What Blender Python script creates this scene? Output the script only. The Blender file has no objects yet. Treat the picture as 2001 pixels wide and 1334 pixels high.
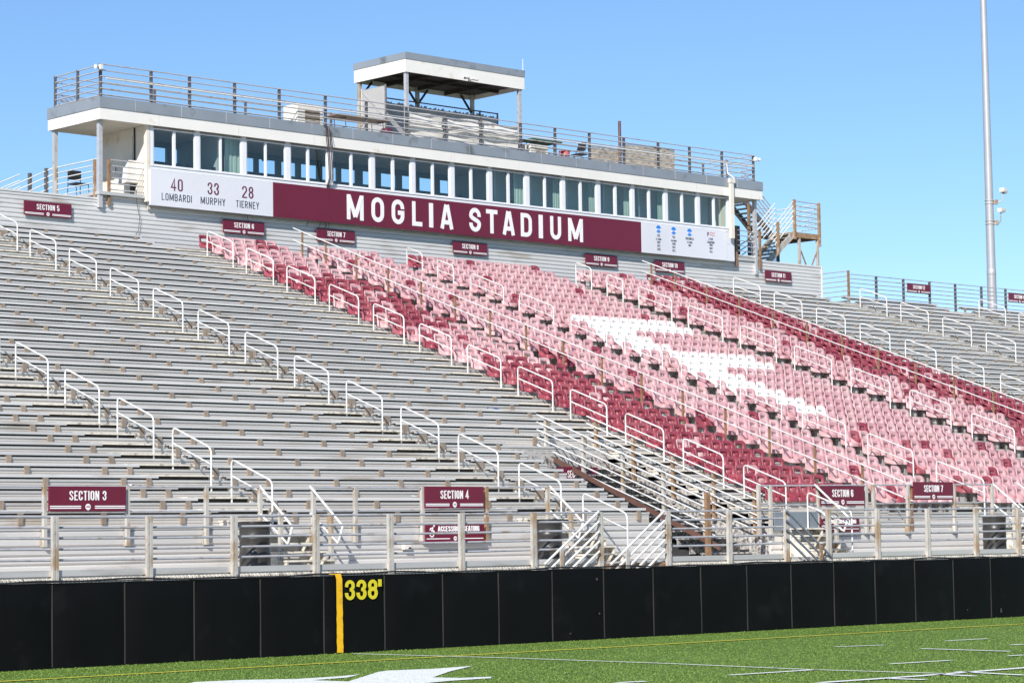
import bpy, math, random
import numpy as np
random.seed(7)
PI = math.pi
sc = bpy.context.scene
COL = sc.collection
# ------------------------------------------------------------------ camera model (measured from the photograph)
F_PX, CX, CY, HC = 4882.0, 1000.5, 667.0, 1.71
def _rot(yaw, pitch, roll):
    cy, sy = math.cos(yaw), math.sin(yaw)
    fwd = np.array([sy*math.cos(pitch), cy*math.cos(pitch), math.sin(pitch)])
    r = np.array([cy, -sy, 0.0]); d = np.cross(fwd, r)
    cr, sr = math.cos(roll), math.sin(roll)
    return np.array([cr*r+sr*d, -sr*r+cr*d, fwd])
RC = _rot(0.75211621, 0.07896072, 0.01506889)
OC = np.array([0, 0, HC])
def on(px, py, ax, val):
    """point of the real plane axis=val that the photo shows at pixel px,py"""
    d = RC.T @ np.array([(px-CX)/F_PX, (py-CY)/F_PX, 1.0])
    return OC + (val-OC[ax])/d[ax]*d
def X(px, py, y): return float(on(px, py, 1, y)[0])
def Zz(px, py, y): return float(on(px, py, 1, y)[2])
def proj(p):
    q = RC @ (np.array(p, float)-OC)
    return F_PX*q[0]/q[2]+CX, F_PX*q[1]/q[2]+CY, q[2]
def inframe(p, m=90):
    u, v, w = proj(p)
    return w > 1 and -m < u < 2001+m and -m < v < 1334+m

# ------------------------------------------------------------------ mesh builder
class MB:
    def __init__(s): s.v = []; s.f = []; s.mi = []; s.sm = []
    def add(s, vs, fs, mi=0, smooth=False):
        o = len(s.v); s.v.extend([tuple(map(float, p)) for p in vs])
        for f in fs:
            s.f.append([o+i for i in f]); s.mi.append(mi); s.sm.append(smooth)
        return s
    def box(s, x0, x1, y0, y1, z0, z1, mi=0):
        if x0 > x1: x0, x1 = x1, x0
        if y0 > y1: y0, y1 = y1, y0
        if z0 > z1: z0, z1 = z1, z0
        return s.add([(x0,y0,z0),(x1,y0,z0),(x1,y1,z0),(x0,y1,z0),(x0,y0,z1),(x1,y0,z1),(x1,y1,z1),(x0,y1,z1)],
              [(0,3,2,1),(4,5,6,7),(0,1,5,4),(1,2,6,5),(2,3,7,6),(3,0,4,7)], mi)
    def bbox(s, x0, x1, y0, y1, z0, z1, b=0.01, mi=0):
        """box with chamfered edges"""
        xs=[x0,x1]; ys=[y0,y1]; zs=[z0,z1]
        vs=[]; idx={}
        for i in (0,1):
            for j in (0,1):
                for k in (0,1):
                    sx=b if i==0 else -b; sy=b if j==0 else -b; sz=b if k==0 else -b
                    for ax,p in (('x',(xs[i],ys[j]+sy,zs[k]+sz)),('y',(xs[i]+sx,ys[j],zs[k]+sz)),('z',(xs[i]+sx,ys[j]+sy,zs[k]))):
                        idx[(i,j,k,ax)]=len(vs); vs.append(p)
        fs=[]
        I=idx
        for i in (0,1):
            q=[I[(i,0,0,'x')],I[(i,1,0,'x')],I[(i,1,1,'x')],I[(i,0,1,'x')]]; fs.append(q if i==1 else q[::-1])
            q=[I[(0,i,0,'y')],I[(1,i,0,'y')],I[(1,i,1,'y')],I[(0,i,1,'y')]]; fs.append(q if i==0 else q[::-1])
            q=[I[(0,0,i,'z')],I[(1,0,i,'z')],I[(1,1,i,'z')],I[(0,1,i,'z')]]; fs.append(q if i==1 else q[::-1])
        for j in (0,1):
            for k in (0,1):
                fs.append([I[(0,j,k,'y')],I[(1,j,k,'y')],I[(1,j,k,'z')],I[(0,j,k,'z')]])
                fs.append([I[(j,0,k,'x')],I[(j,1,k,'x')],I[(j,1,k,'z')],I[(j,0,k,'z')]])
                fs.append([I[(j,k,0,'x')],I[(j,k,1,'x')],I[(j,k,1,'y')],I[(j,k,0,'y')]])
                for i in (0,1): pass
        for i in (0,1):
            for j in (0,1):
                for k in (0,1): fs.append([I[(i,j,k,'x')],I[(i,j,k,'y')],I[(i,j,k,'z')]])
        return s.add(vs, fs, mi)
    def prism_x(s, prof, x0, x1, mi=0, caps=True):
        """closed (y,z) profile swept along x"""
        n=len(prof)
        vs=[(x0,p[0],p[1]) for p in prof]+[(x1,p[0],p[1]) for p in prof]
        fs=[(i,(i+1)%n,n+(i+1)%n,n+i) for i in range(n)]
        if caps: fs += [tuple(range(n-1,-1,-1)), tuple(range(n,2*n))]
        return s.add(vs, fs, mi)
    def prism(s, poly, axis, a0, a1, mi=0):
        """closed polygon in the two other axes swept along axis"""
        n=len(poly)
        def P(p,a):
            return (a,p[0],p[1]) if axis==0 else ((p[0],a,p[1]) if axis==1 else (p[0],p[1],a))
        vs=[P(p,a0) for p in poly]+[P(p,a1) for p in poly]
        fs=[(i,(i+1)%n,n+(i+1)%n,n+i) for i in range(n)]+[tuple(range(n-1,-1,-1)), tuple(range(n,2*n))]
        return s.add(vs, fs, mi)
    def beam(s, a, b, w, h, up=(0,0,1), mi=0):
        a=np.array(a,float); b=np.array(b,float); d=b-a; L=np.linalg.norm(d); d=d/L
        u=np.array(up,float); r=np.cross(d,u)
        if np.linalg.norm(r)<1e-6: r=np.cross(d,(0,1,0))
        r/=np.linalg.norm(r); u=np.cross(r,d)
        c=[(-1,-1),(1,-1),(1,1),(-1,1)]
        vs=[a+r*w/2*i+u*h/2*j for i,j in c]+[b+r*w/2*i+u*h/2*j for i,j in c]
        return s.add(vs,[(0,1,5,4),(1,2,6,5),(2,3,7,6),(3,0,4,7),(3,2,1,0),(4,5,6,7)],mi)
    def tube(s, pts, r, n=8, mi=0, smooth=True, r1=None):
        pts=[np.array(p,float) for p in pts]; m=len(pts)
        tang=[]
        for i in range(m):
            d=np.zeros(3)
            if i>0: q=pts[i]-pts[i-1]; d+=q/np.linalg.norm(q)
            if i<m-1: q=pts[i+1]-pts[i]; d+=q/np.linalg.norm(q)
            tang.append(d/np.linalg.norm(d))
        ref=np.array((0.0,0,1)) if abs(tang[0][2])<0.9 else np.array((0.0,1,0))
        vs=[]; 
        u=np.cross(tang[0],ref); u/=np.linalg.norm(u)
        for i in range(m):
            t=tang[i]; u=u-t*np.dot(u,t); u/=np.linalg.norm(u); w=np.cross(t,u)
            k=1.0
            if 0<i<m-1:
                q=pts[i]-pts[i-1]; q/=np.linalg.norm(q); k=1/max(0.5,float(np.dot(q,t)))
            rr=r if r1 is None else r+(r1-r)*i/(m-1)
            for j in range(n):
                a=2*PI*j/n; vs.append(pts[i]+(u*math.cos(a)+w*math.sin(a))*rr*(1+(k-1)*0.5))
        fs=[]
        for i in range(m-1):
            for j in range(n):
                fs.append((i*n+j,i*n+(j+1)%n,(i+1)*n+(j+1)%n,(i+1)*n+j))
        s.add(vs,fs,mi,smooth)
        s.add(vs[:n],[tuple(range(n-1,-1,-1))],mi); s.add(vs[-n:],[tuple(range(n))],mi)
        return s
    def lathe(s, prof, cx, cy, n=28, mi=0, smooth=True):
        vs=[]; fs=[]
        for r,z in prof:
            for j in range(n):
                a=2*PI*j/n; vs.append((cx+r*math.cos(a),cy+r*math.sin(a),z))
        for i in range(len(prof)-1):
            for j in range(n):
                fs.append((i*n+j,i*n+(j+1)%n,(i+1)*n+(j+1)%n,(i+1)*n+j))
        return s.add(vs,fs,mi,smooth)
    def build(s, name, mat, parent=None, off=None):
        me=bpy.data.meshes.new(name)
        off=np.array(off if off is not None else (0,0,0),float)
        vv=(np.array(s.v,float)-off) if s.v else np.zeros((0,3))
        me.from_pydata(vv.tolist(),[],s.f)
        mats=mat if isinstance(mat,(list,tuple)) else [mat]
        for m in mats: me.materials.append(m)
        me.polygons.foreach_set('material_index',s.mi)
        me.polygons.foreach_set('use_smooth',s.sm)
        me.update()
        o=bpy.data.objects.new(name,me); COL.objects.link(o)
        if parent is not None: o.parent=parent
        return o

def tag(o, label, cat, group=None, kind=None):
    if label: o['label']=label
    if cat: o['category']=cat
    if group: o['group']=group
    if kind: o['kind']=kind
    return o
class Thing:
    def __init__(s, name, label, cat, loc, group=None):
        s.o=bpy.data.objects.new(name,None); COL.objects.link(s.o); s.o.empty_display_size=0.2
        s.loc=np.array(loc,float); s.o.location=tuple(map(float,loc)); tag(s.o,label,cat,group)
    def part(s, name, mb, mat, parent=None, label=None):
        o=mb.build(name,mat,parent or s.o,s.loc)
        if label: o['label']=label
        return o
def solo(name, mb, mat, label, cat, loc, group=None):
    o=mb.build(name,mat,None,loc); o.location=tuple(map(float,loc)); return tag(o,label,cat,group)
def copy_thing(root, loc, label, group=None):
    r=root.copy(); COL.objects.link(r); r.location=tuple(map(float,loc)); r['label']=label
    if group: r['group']=group
    for ch in list(root.children):
        c=ch.copy(); COL.objects.link(c); c.parent=r
    return r
ORD=['','first','second','third','fourth','fifth','sixth','seventh','eighth','ninth','tenth','eleventh','twelfth','thirteenth','fourteenth','fifteenth','sixteenth','seventeenth','eighteenth','nineteenth','twentieth','twenty-first','twenty-second','twenty-third','twenty-fourth','twenty-fifth','twenty-sixth','twenty-seventh','twenty-eighth','twenty-ninth','thirtieth','thirty-first','thirty-second','thirty-third','thirty-fourth','thirty-fifth','thirty-sixth','thirty-seventh','thirty-eighth','thirty-ninth','fortieth']

# ------------------------------------------------------------------ materials
def mat(name, col, rough=0.5, metal=0.0, var=0.0, scale=6.0, stain=None, stain_amt=0.0, stain_scale=3.0, bump=0.0, bump_scale=80, spec=0.5, stretch=(1,1,1), rand=0.0):
    m=bpy.data.materials.new(name); m.use_nodes=True; nt=m.node_tree; b=nt.nodes['Principled BSDF']
    b.inputs['Roughness'].default_value=rough; b.inputs['Metallic'].default_value=metal
    b.inputs['Specular IOR Level'].default_value=spec
    c=nt.nodes.new('ShaderNodeRGB'); c.outputs[0].default_value=(*col,1); out=c.outputs[0]
    geo=nt.nodes.new('ShaderNodeNewGeometry')
    mp=nt.nodes.new('ShaderNodeMapping'); mp.inputs['Scale'].default_value=stretch; nt.links.new(geo.outputs['Position'],mp.inputs['Vector'])
    def noise(sc_,det=4):
        n=nt.nodes.new('ShaderNodeTexNoise'); n.inputs['Scale'].default_value=sc_; n.inputs['Detail'].default_value=det
        nt.links.new(mp.outputs[0],n.inputs['Vector']); return n
    if var>0:
        n=noise(scale); mr=nt.nodes.new('ShaderNodeMapRange'); mr.inputs['From Min'].default_value=0.3; mr.inputs['From Max'].default_value=0.7
        mr.inputs['To Min'].default_value=1-var; mr.inputs['To Max'].default_value=1+var
        nt.links.new(n.outputs['Fac'],mr.inputs['Value'])
        mx=nt.nodes.new('ShaderNodeVectorMath'); mx.operation='SCALE'; nt.links.new(out,mx.inputs[0]); nt.links.new(mr.outputs[0],mx.inputs['Scale']); out=mx.outputs[0]
    if rand>0:
        oi=nt.nodes.new('ShaderNodeObjectInfo'); mr=nt.nodes.new('ShaderNodeMapRange')
        mr.inputs['To Min'].default_value=1-rand; mr.inputs['To Max'].default_value=1+rand; nt.links.new(oi.outputs['Random'],mr.inputs['Value'])
        mx=nt.nodes.new('ShaderNodeVectorMath'); mx.operation='SCALE'; nt.links.new(out,mx.inputs[0]); nt.links.new(mr.outputs[0],mx.inputs['Scale']); out=mx.outputs[0]
    if stain:
        n=noise(stain_scale,6); cr=nt.nodes.new('ShaderNodeMapRange'); cr.inputs['From Min'].default_value=0.62-0.25*stain_amt; cr.inputs['From Max'].default_value=0.78-0.25*stain_amt
        nt.links.new(n.outputs['Fac'],cr.inputs['Value'])
        mx=nt.nodes.new('ShaderNodeMix'); mx.data_type='RGBA'; nt.links.new(cr.outputs[0],mx.inputs[0]); nt.links.new(out,mx.inputs[6]); mx.inputs[7].default_value=(*stain,1); out=mx.outputs[2]
    nt.links.new(out,b.inputs['Base Color'])
    if bump>0:
        n=noise(bump_scale); bp=nt.nodes.new('ShaderNodeBump'); bp.inputs['Strength'].default_value=bump; bp.inputs['Distance'].default_value=0.01
        nt.links.new(n.outputs['Fac'],bp.inputs['Height']); nt.links.new(bp.outputs[0],b.inputs['Normal'])
    return m
M={}
M['alu']=mat('aluminium_plank',(0.575,0.565,0.55),0.45,0.15,0.09,1.3,(0.40,0.355,0.30),0.24,2.2,0,stretch=(0.3,2,3),rand=0.12)
M['alu_deck']=mat('aluminium_deck',(0.66,0.63,0.59),0.42,0.45,0.08,1.1,(0.45,0.40,0.33),0.15,1.7,stretch=(0.35,2,3))
M['riser']=mat('aluminium_riser',(0.515,0.485,0.45),0.5,0.1,0.09,1.1,(0.40,0.35,0.29),0.22,1.7,stretch=(0.35,2,3))
M['step']=mat('step_tread',(0.64,0.595,0.51),0.6,0.0,0.15,5,(0.3,0.27,0.22),0.4,6)
M['bracket']=mat('bench_bracket',(0.27,0.215,0.165),0.6,0.1,0.15,4,rand=0.10)
M['siding']=mat('wall_siding',(0.56,0.54,0.515),0.45,0.12,0.06,0.8,(0.33,0.30,0.26),0.18,1.3,stretch=(0.4,1,2))
M['backwall']=mat('back_wall_siding',(0.66,0.65,0.635),0.42,0.15,0.05,0.8,(0.45,0.41,0.36),0.15,1.3,stretch=(0.4,1,2))
M['white']=mat('white_paint',(0.655,0.65,0.63),0.36,0.05,0.08,5,(0.42,0.34,0.26),0.16,8,rand=0.05)
M['galv']=mat('galvanised_post',(0.47,0.445,0.40),0.55,0.1,0.15,5,(0.33,0.235,0.14),0.55,4,stretch=(1,1,0.5))
M['galv_dark']=mat('dark_post',(0.10,0.10,0.11),0.6,0.1,0.2,8,(0.20,0.14,0.09),0.3,8)
M['pipe']=mat('grey_pipe',(0.50,0.50,0.51),0.4,0.3,0.08,6,(0.34,0.26,0.19),0.2,5)
M['rust']=mat('rusty_post',(0.27,0.165,0.09),0.75,0,0.25,7,(0.42,0.36,0.29),0.45,5)
M['rustpost']=mat('brown_post',(0.22,0.125,0.065),0.75,0,0.25,7,(0.36,0.28,0.20),0.12,6)
M['maroon']=mat('maroon_panel',(0.135,0.010,0.030),0.35,0,0.05,2)
M['banner_white']=mat('white_banner',(0.64,0.645,0.69),0.5,0,0.02,1)
M['letter']=mat('white_lettering',(0.80,0.79,0.78),0.5)
M['ink']=mat('dark_lettering',(0.045,0.055,0.075),0.5)
M['ink_maroon']=mat('maroon_lettering',(0.115,0.02,0.05),0.5)
M['blue']=mat('blue_print',(0.01,0.20,0.66),0.5)
M['red']=mat('red_print',(0.62,0.07,0.07),0.5)
M['navy']=mat('navy_print',(0.03,0.04,0.15),0.5)
M['pad']=mat('black_vinyl_pad',(0.0031,0.0032,0.0033),0.6,0,0.18,0.7,(0.0075,0.0075,0.0075),0.12,1.6,0.35,3.5,spec=0.13)
M['scuff']=mat('pale_scuff',(0.045,0.043,0.04),0.8)
M['seam']=mat('grey_pad_seam',(0.032,0.030,0.028),0.7)
M['net']=mat('black_netting',(0.012,0.012,0.014),0.9,0,0.3,9)
M['yellow']=mat('yellow_vinyl',(0.72,0.40,0.008),0.45,0,0.08,5,(0.45,0.25,0.01),0.15,11)
M['yellow_num']=mat('yellow_number',(0.62,0.52,0.02),0.5)
for i_,(pc,dc) in enumerate((((0.555,0.330,0.340),(0.265,0.048,0.068)),((0.585,0.375,0.380),(0.295,0.060,0.080)),((0.515,0.285,0.300),(0.235,0.040,0.058)),((0.560,0.350,0.345),(0.320,0.085,0.100)))):
    M[f'pink{i_}']=mat(f'faded_pink_plastic_{i_}',pc,0.42,0,0.08,5,(0.50,0.23,0.245),0.20,7,rand=0.06)
    M[f'dkred{i_}']=mat(f'dark_red_plastic_{i_}',dc,0.40,0,0.12,5,(0.42,0.13,0.15),0.16,6,rand=0.08)
M['wseat0']=mat('white_plastic',(0.86,0.84,0.80),0.45,0,0.03,6,rand=0.03)
M['bench_shade']=mat('bench_shade_strip',(0.055,0.052,0.05),0.8)  # near-black colour painted as the shade below the bench planks
M['mount']=mat('seat_mount',(0.30,0.29,0.28),0.6,0.2)
M['fascia_white']=mat('cream_fascia',(0.735,0.715,0.67),0.5,0,0.03,0.9,(0.60,0.54,0.42),0.08,2.4)
M['fascia_grey']=mat('grey_roof_edge',(0.255,0.285,0.32),0.42,0.15,0.07,0.9,(0.14,0.15,0.155),0.2,1.6)
M['frame']=mat('window_frame_white',(0.70,0.71,0.74),0.4,0,0.03,3)
M['soffit']=mat('cream_soffit',(0.66,0.61,0.52),0.7,0,0.05,2)
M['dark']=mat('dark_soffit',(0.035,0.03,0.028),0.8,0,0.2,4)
M['cream_wall']=mat('cream_wall',(0.66,0.61,0.53),0.6,0,0.04,2,(0.55,0.33,0.09),0.12,1.2)
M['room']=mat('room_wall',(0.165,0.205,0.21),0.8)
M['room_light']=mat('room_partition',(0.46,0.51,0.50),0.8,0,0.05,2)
M['curtain']=mat('pale_green_curtain',(0.46,0.55,0.49),0.8,0,0.12,3,stretch=(6,6,0.3))
M['black']=mat('black_plastic',(0.018,0.018,0.02),0.45)
M['drum']=mat('black_drum',(0.045,0.042,0.040),0.38,0.25,0.15,3,(0.08,0.07,0.06),0.2,5,stretch=(1,1,2))
M['cable']=mat('dark_cable',(0.02,0.02,0.022),0.6)
M['cable_red']=mat('reddish_cable',(0.26,0.12,0.09),0.6)
M['ac']=mat('beige_metal',(0.68,0.64,0.57),0.5,0,0.06,4,(0.5,0.4,0.28),0.15,5)
M['tarp']=mat('white_tarp',(0.72,0.69,0.65),0.7,0,0.06,3,(0.45,0.41,0.36),0.2,3,0.5,6)
M['slat']=mat('grey_slats',(0.34,0.34,0.345),0.7,0,0.10,3)
M['link']=mat('pale_slats',(0.62,0.60,0.57),0.7,0,0.06,5)
M['wood']=mat('brown_table',(0.24,0.17,0.12),0.6,0,0.1,4)
M['green']=mat('green_tabletop',(0.045,0.10,0.035),0.6,0,0.1,4)
M['bucket']=mat('red_bucket',(0.45,0.12,0.13),0.5)
M['stone']=mat('stone_print_screen',(0.40,0.35,0.29),0.8,0,0.35,6,(0.22,0.19,0.16),0.5,4.5,0.6,8,stretch=(1,1,2.2))
M['polebrown']=mat('brown_pole',(0.12,0.06,0.045),0.6,0,0.15,4)
M['lightpole']=mat('galvanised_pole',(0.42,0.42,0.43),0.4,0.3,0.05,1.5,rand=0.0)
M['gravel']=mat('grey_grating',(0.43,0.405,0.38),0.7,0.1,0.5,14,(0.10,0.09,0.08),0.6,11)
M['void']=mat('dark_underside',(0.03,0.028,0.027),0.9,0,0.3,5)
M['bluegrey']=mat('blue_grey_panel',(0.19,0.22,0.25),0.5,0.1,0.08,2)
M['beige_pipe']=mat('beige_downpipe',(0.72,0.66,0.56),0.5,0,0.05,4)
M['paint_white']=mat('field_paint_white',(0.78,0.79,0.76),0.9,0,0.18,30,(0.20,0.28,0.13),0.14,45)
M['paint_yellow']=mat('field_paint_yellow',(0.60,0.54,0.03),0.9,0,0.3,30,(0.08,0.14,0.03),0.40,45)
M['ground']=mat('bare_ground',(0.14,0.13,0.10),0.9,0,0.2,0.5)
def turf_mat():
    m=bpy.data.materials.new('artificial_turf'); m.use_nodes=True; nt=m.node_tree; b=nt.nodes['Principled BSDF']
    b.inputs['Roughness'].default_value=0.75; b.inputs['Specular IOR Level'].default_value=0.25
    geo=nt.nodes.new('ShaderNodeNewGeometry')
    n1=nt.nodes.new('ShaderNodeTexNoise'); n1.inputs['Scale'].default_value=0.55; n1.inputs['Detail'].default_value=3
    n2=nt.nodes.new('ShaderNodeTexNoise'); n2.inputs['Scale'].default_value=26; n2.inputs['Detail'].default_value=5; n2.inputs['Roughness'].default_value=0.75
    for n in (n1,n2): nt.links.new(geo.outputs['Position'],n.inputs['Vector'])
    cr=nt.nodes.new('ShaderNodeValToRGB'); e=cr.color_ramp.elements
    e[0].position=0.28; e[0].color=(0.075,0.140,0.016,1); e[1].position=0.74; e[1].color=(0.190,0.275,0.055,1)
    k=cr.color_ramp.elements.new(0.5); k.color=(0.125,0.205,0.030,1)
    mx=nt.nodes.new('ShaderNodeMath'); mx.operation='MULTIPLY_ADD'; mx.inputs[1].default_value=0.45
    nt.links.new(n1.outputs['Fac'],mx.inputs[0]); 
    m2=nt.nodes.new('ShaderNodeMath'); m2.operation='MULTIPLY_ADD'; m2.inputs[1].default_value=0.9; m2.inputs[2].default_value=-0.18
    nt.links.new(n2.outputs['Fac'],m2.inputs[0]); nt.links.new(m2.outputs[0],mx.inputs[2])
    nt.links.new(mx.outputs[0],cr.inputs[0]); nt.links.new(cr.outputs[0],b.inputs['Base Color'])
    bp=nt.nodes.new('ShaderNodeBump'); bp.inputs['Strength'].default_value=0.9; bp.inputs['Distance'].default_value=0.03
    nt.links.new(n2.outputs['Fac'],bp.inputs['Height']); nt.links.new(bp.outputs[0],b.inputs['Normal'])
    return m
M['turf']=turf_mat()
def blade_mat():
    m=mat('turf_fibre',(0.140,0.222,0.036),0.65,0,0.16,9); return m
M['blade']=blade_mat()
def glass_mat():
    m=bpy.data.materials.new('window_glass'); m.use_nodes=True; nt=m.node_tree; nt.nodes.remove(nt.nodes['Principled BSDF'])
    out=nt.nodes['Material Output']; t=nt.nodes.new('ShaderNodeBsdfTransparent'); t.inputs[0].default_value=(0.90,0.95,0.945,1)
    g=nt.nodes.new('ShaderNodeBsdfGlossy'); g.inputs['Roughness'].default_value=0.03
    lw=nt.nodes.new('ShaderNodeLayerWeight'); lw.inputs[0].default_value=0.5
    pw=nt.nodes.new('ShaderNodeMath'); pw.operation='POWER'; pw.inputs[1].default_value=4.0; nt.links.new(lw.outputs['Facing'],pw.inputs[0])
    fr=nt.nodes.new('ShaderNodeMath'); fr.operation='MULTIPLY_ADD'; fr.inputs[1].default_value=0.9; fr.inputs[2].default_value=0.06; nt.links.new(pw.outputs[0],fr.inputs[0])
    mx=nt.nodes.new('ShaderNodeMixShader'); nt.links.new(fr.outputs[0],mx.inputs[0]); nt.links.new(t.outputs[0],mx.inputs[1]); nt.links.new(g.outputs[0],mx.inputs[2]); nt.links.new(mx.outputs[0],out.inputs[0])
    return m
M['glass']=glass_mat()
def chainlink_mat():
    """diamond wire: opaque wires, clear holes"""
    m=bpy.data.materials.new('chain_link'); m.use_nodes=True; nt=m.node_tree; b=nt.nodes['Principled BSDF']
    b.inputs['Base Color'].default_value=(0.33,0.33,0.34,1); b.inputs['Roughness'].default_value=0.5
    geo=nt.nodes.new('ShaderNodeNewGeometry'); sp=nt.nodes.new('ShaderNodeSeparateXYZ'); nt.links.new(geo.outputs['Position'],sp.inputs[0])
    def mth(op,a,b_=None,v=None):
        n=nt.nodes.new('ShaderNodeMath'); n.operation=op
        nt.links.new(a,n.inputs[0])
        if b_ is not None: nt.links.new(b_,n.inputs[1])
        elif v is not None: n.inputs[1].default_value=v
        return n.outputs[0]
    s=mth('ADD',sp.outputs[0],sp.outputs[1])
    p=mth('FRACT',mth('MULTIPLY',mth('ADD',s,sp.outputs[2]),v=14)); q=mth('FRACT',mth('MULTIPLY',mth('SUBTRACT',s,sp.outputs[2]),v=14))
    a=mth('MAXIMUM',mth('LESS_THAN',p,v=0.15),mth('LESS_THAN',q,v=0.15))
    nt.links.new(a,b.inputs['Alpha']); return m
M['chain']=chainlink_mat()

# ------------------------------------------------------------------ stroke lettering (condensed gothic)
def arc(cx,cy,rx,ry,a0,a1,n=8):
    return [(cx+rx*math.cos(math.radians(a0+(a1-a0)*i/n)),cy+ry*math.sin(math.radians(a0+(a1-a0)*i/n))) for i in range(n+1)]
def bez(a,b,c,d,n):
    o=[]
    for i in range(n+1):
        t=i/n; u=1-t; o.append(tuple(u**3*a[k]+3*u*u*t*b[k]+3*u*t*t*c[k]+t**3*d[k] for k in (0,1)))
    return o
def glyph(ch,w,t):
    """centre lines for height-1 letter of width w and stroke t"""
    l=t/2; r=w-t/2; b=t/2; T=1-t/2; m=w/2; rx=(r-l)/2; cx=(l+r)/2; ry=min(rx*1.05,0.28)
    top=arc(cx,T-ry,rx,ry,180,0); bot=arc(cx,b+ry,rx,ry,360,180)
    if ch=='O' or ch=='0': return [top+bot+[(l,T-ry)]]
    if ch=='C': return [[(r,min(0.66,T-ry-0.03))]+arc(cx,T-ry,rx,ry,0,180)+arc(cx,b+ry,rx,ry,180,360)+[(r,max(0.34,b+ry+0.03))]]
    if ch=='G': return [[(r,min(0.66,T-ry-0.03))]+arc(cx,T-ry,rx,ry,0,180)+arc(cx,b+ry,rx,ry,180,360)+[(r,0.47),(cx,0.47)]]
    if ch=='S': return [[(r,min(0.71,T-ry-0.03))]+arc(cx,T-ry,rx,ry,0,180)+bez((l,T-ry),(l,0.53),(r,0.49),(r,b+ry),10)[1:-1]+arc(cx,b+ry,rx,ry,360,180)+[(l,max(0.29,b+ry+0.03))]]
    if ch=='I': return [[(t/2,0),(t/2,1)]]
    if ch=='1': return [[(m,0),(m,1)],[(m,1-t*0.7),(m-0.18,0.80)]]
    if ch=='L': return [[(l,1),(l,b),(w,b)]]
    if ch=='T': return [[(0,T),(w,T)],[(m,0),(m,1)]]
    if ch=='E': return [[(w,T),(l,T),(l,b),(w,b)],[(l,0.5),(w*0.86,0.5)]]
    if ch=='F': return [[(w,T),(l,T),(l,0)],[(l,0.5),(w*0.86,0.5)]]
    if ch=='H': return [[(l,0),(l,1)],[(r,0),(r,1)],[(l,0.5),(r,0.5)]]
    if ch=='N': return [[(l,0),(l,1)],[(r,0),(r,1)],[(l,1-t*0.3),(r,t*0.3)]]
    if ch=='M': return [[(l,0),(l,1)],[(r,0),(r,1)],[(l*1.1,1-t*0.25),(m,0.12)],[(r*0.99,1-t*0.25),(m,0.12)]]
    if ch=='A': return [[(l*0.8,0),(m-t*0.18,1)],[(w-l*0.8,0),(m+t*0.18,1)],[(w*0.2,0.27),(w*0.8,0.27)]]
    if ch=='V': return [[(l*0.8,1),(m-t*0.15,0)],[(w-l*0.8,1),(m+t*0.15,0)]]
    if ch=='Y': return [[(l*0.8,1),(m,0.42),(m,0)],[(w-l*0.8,1),(m,0.42)]]
    if ch=='U': return [[(l,1),(l,b+ry)]+arc(cx,b+ry,rx,ry,180,360)+[(r,1)]]
    if ch=='D': return [[(l,b),(l,T),(cx,T)]+arc(cx,T-ry,rx,ry,90,0)+arc(cx,b+ry,rx,ry,360,270)+[(l,b)]]
    if ch=='P': return [[(l,0),(l,T),(cx,T)]+arc(cx,T-0.24,rx,0.24,90,-90)+[(l,T-0.48)]]
    if ch=='R': return [[(l,0),(l,T),(cx,T)]+arc(cx,T-0.22,rx,0.22,90,-90)+[(l,T-0.44)],[(cx,T-0.44),(r,0)]]
    if ch=='B': return [[(l,b),(l,T),(cx,T)]+arc(cx,T-0.2,rx*0.95,0.2,90,-90)+[(l,T-0.4)],[(cx,T-0.4)]+arc(cx,b+0.235,rx,0.235,90,-90)+[(l,b)]]
    if ch=='2': return [[(l,min(0.70,T-ry-0.03))]+arc(cx,T-ry,rx,ry,180,0)+[(r,0.62),(l,b+0.08),(l,b),(w,b)]]
    if ch=='3': return [[(l,T-0.26)]+arc(cx,T-0.205,rx*0.95,0.205,180,-90,14),arc(cx,b+0.225,rx,0.225,90,-180,14)+[(l,b+0.28)]]
    if ch=='4': return [[(w*0.68,0),(w*0.68,1),(l*0.7,0.27),(w,0.27)]]
    if ch=='5': return [[(w*0.95,T),(l,T),(l,0.55),(cx,0.60)]+arc(cx,b+0.26,rx,0.28,80,-180)]
    if ch=='6': return [[(r,min(0.70,T-ry-0.03))]+arc(cx,T-ry,rx,ry,0,180)+arc(cx,b+0.25,rx,0.25,180,360)+arc(cx,b+0.27,rx,0.25,0,180)]
    if ch=='7': return [[(0,T),(r,T),(w*0.35,0)]]
    if ch=='8': return [arc(cx,T-0.21,rx*0.93,0.21,-90,270,14),arc(cx,b+0.235,rx,0.235,90,450,14)]
    if ch=='9': return [[(l,max(0.30,b+ry+0.03))]+arc(cx,b+ry,rx,ry,180,360)+arc(cx,T-0.25,rx,0.25,0,180)+arc(cx,T-0.27,rx,0.25,180,360)]
    if ch=="'": return [[(l,1),(l,0.70)]]
    return []
GW={'I':None,'M':1.38,'1':0.7,"'":None,'A':1.08,'N':1.0,'T':0.95,'L':0.88,'E':0.86,'F':0.86,'4':1.08}
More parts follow.
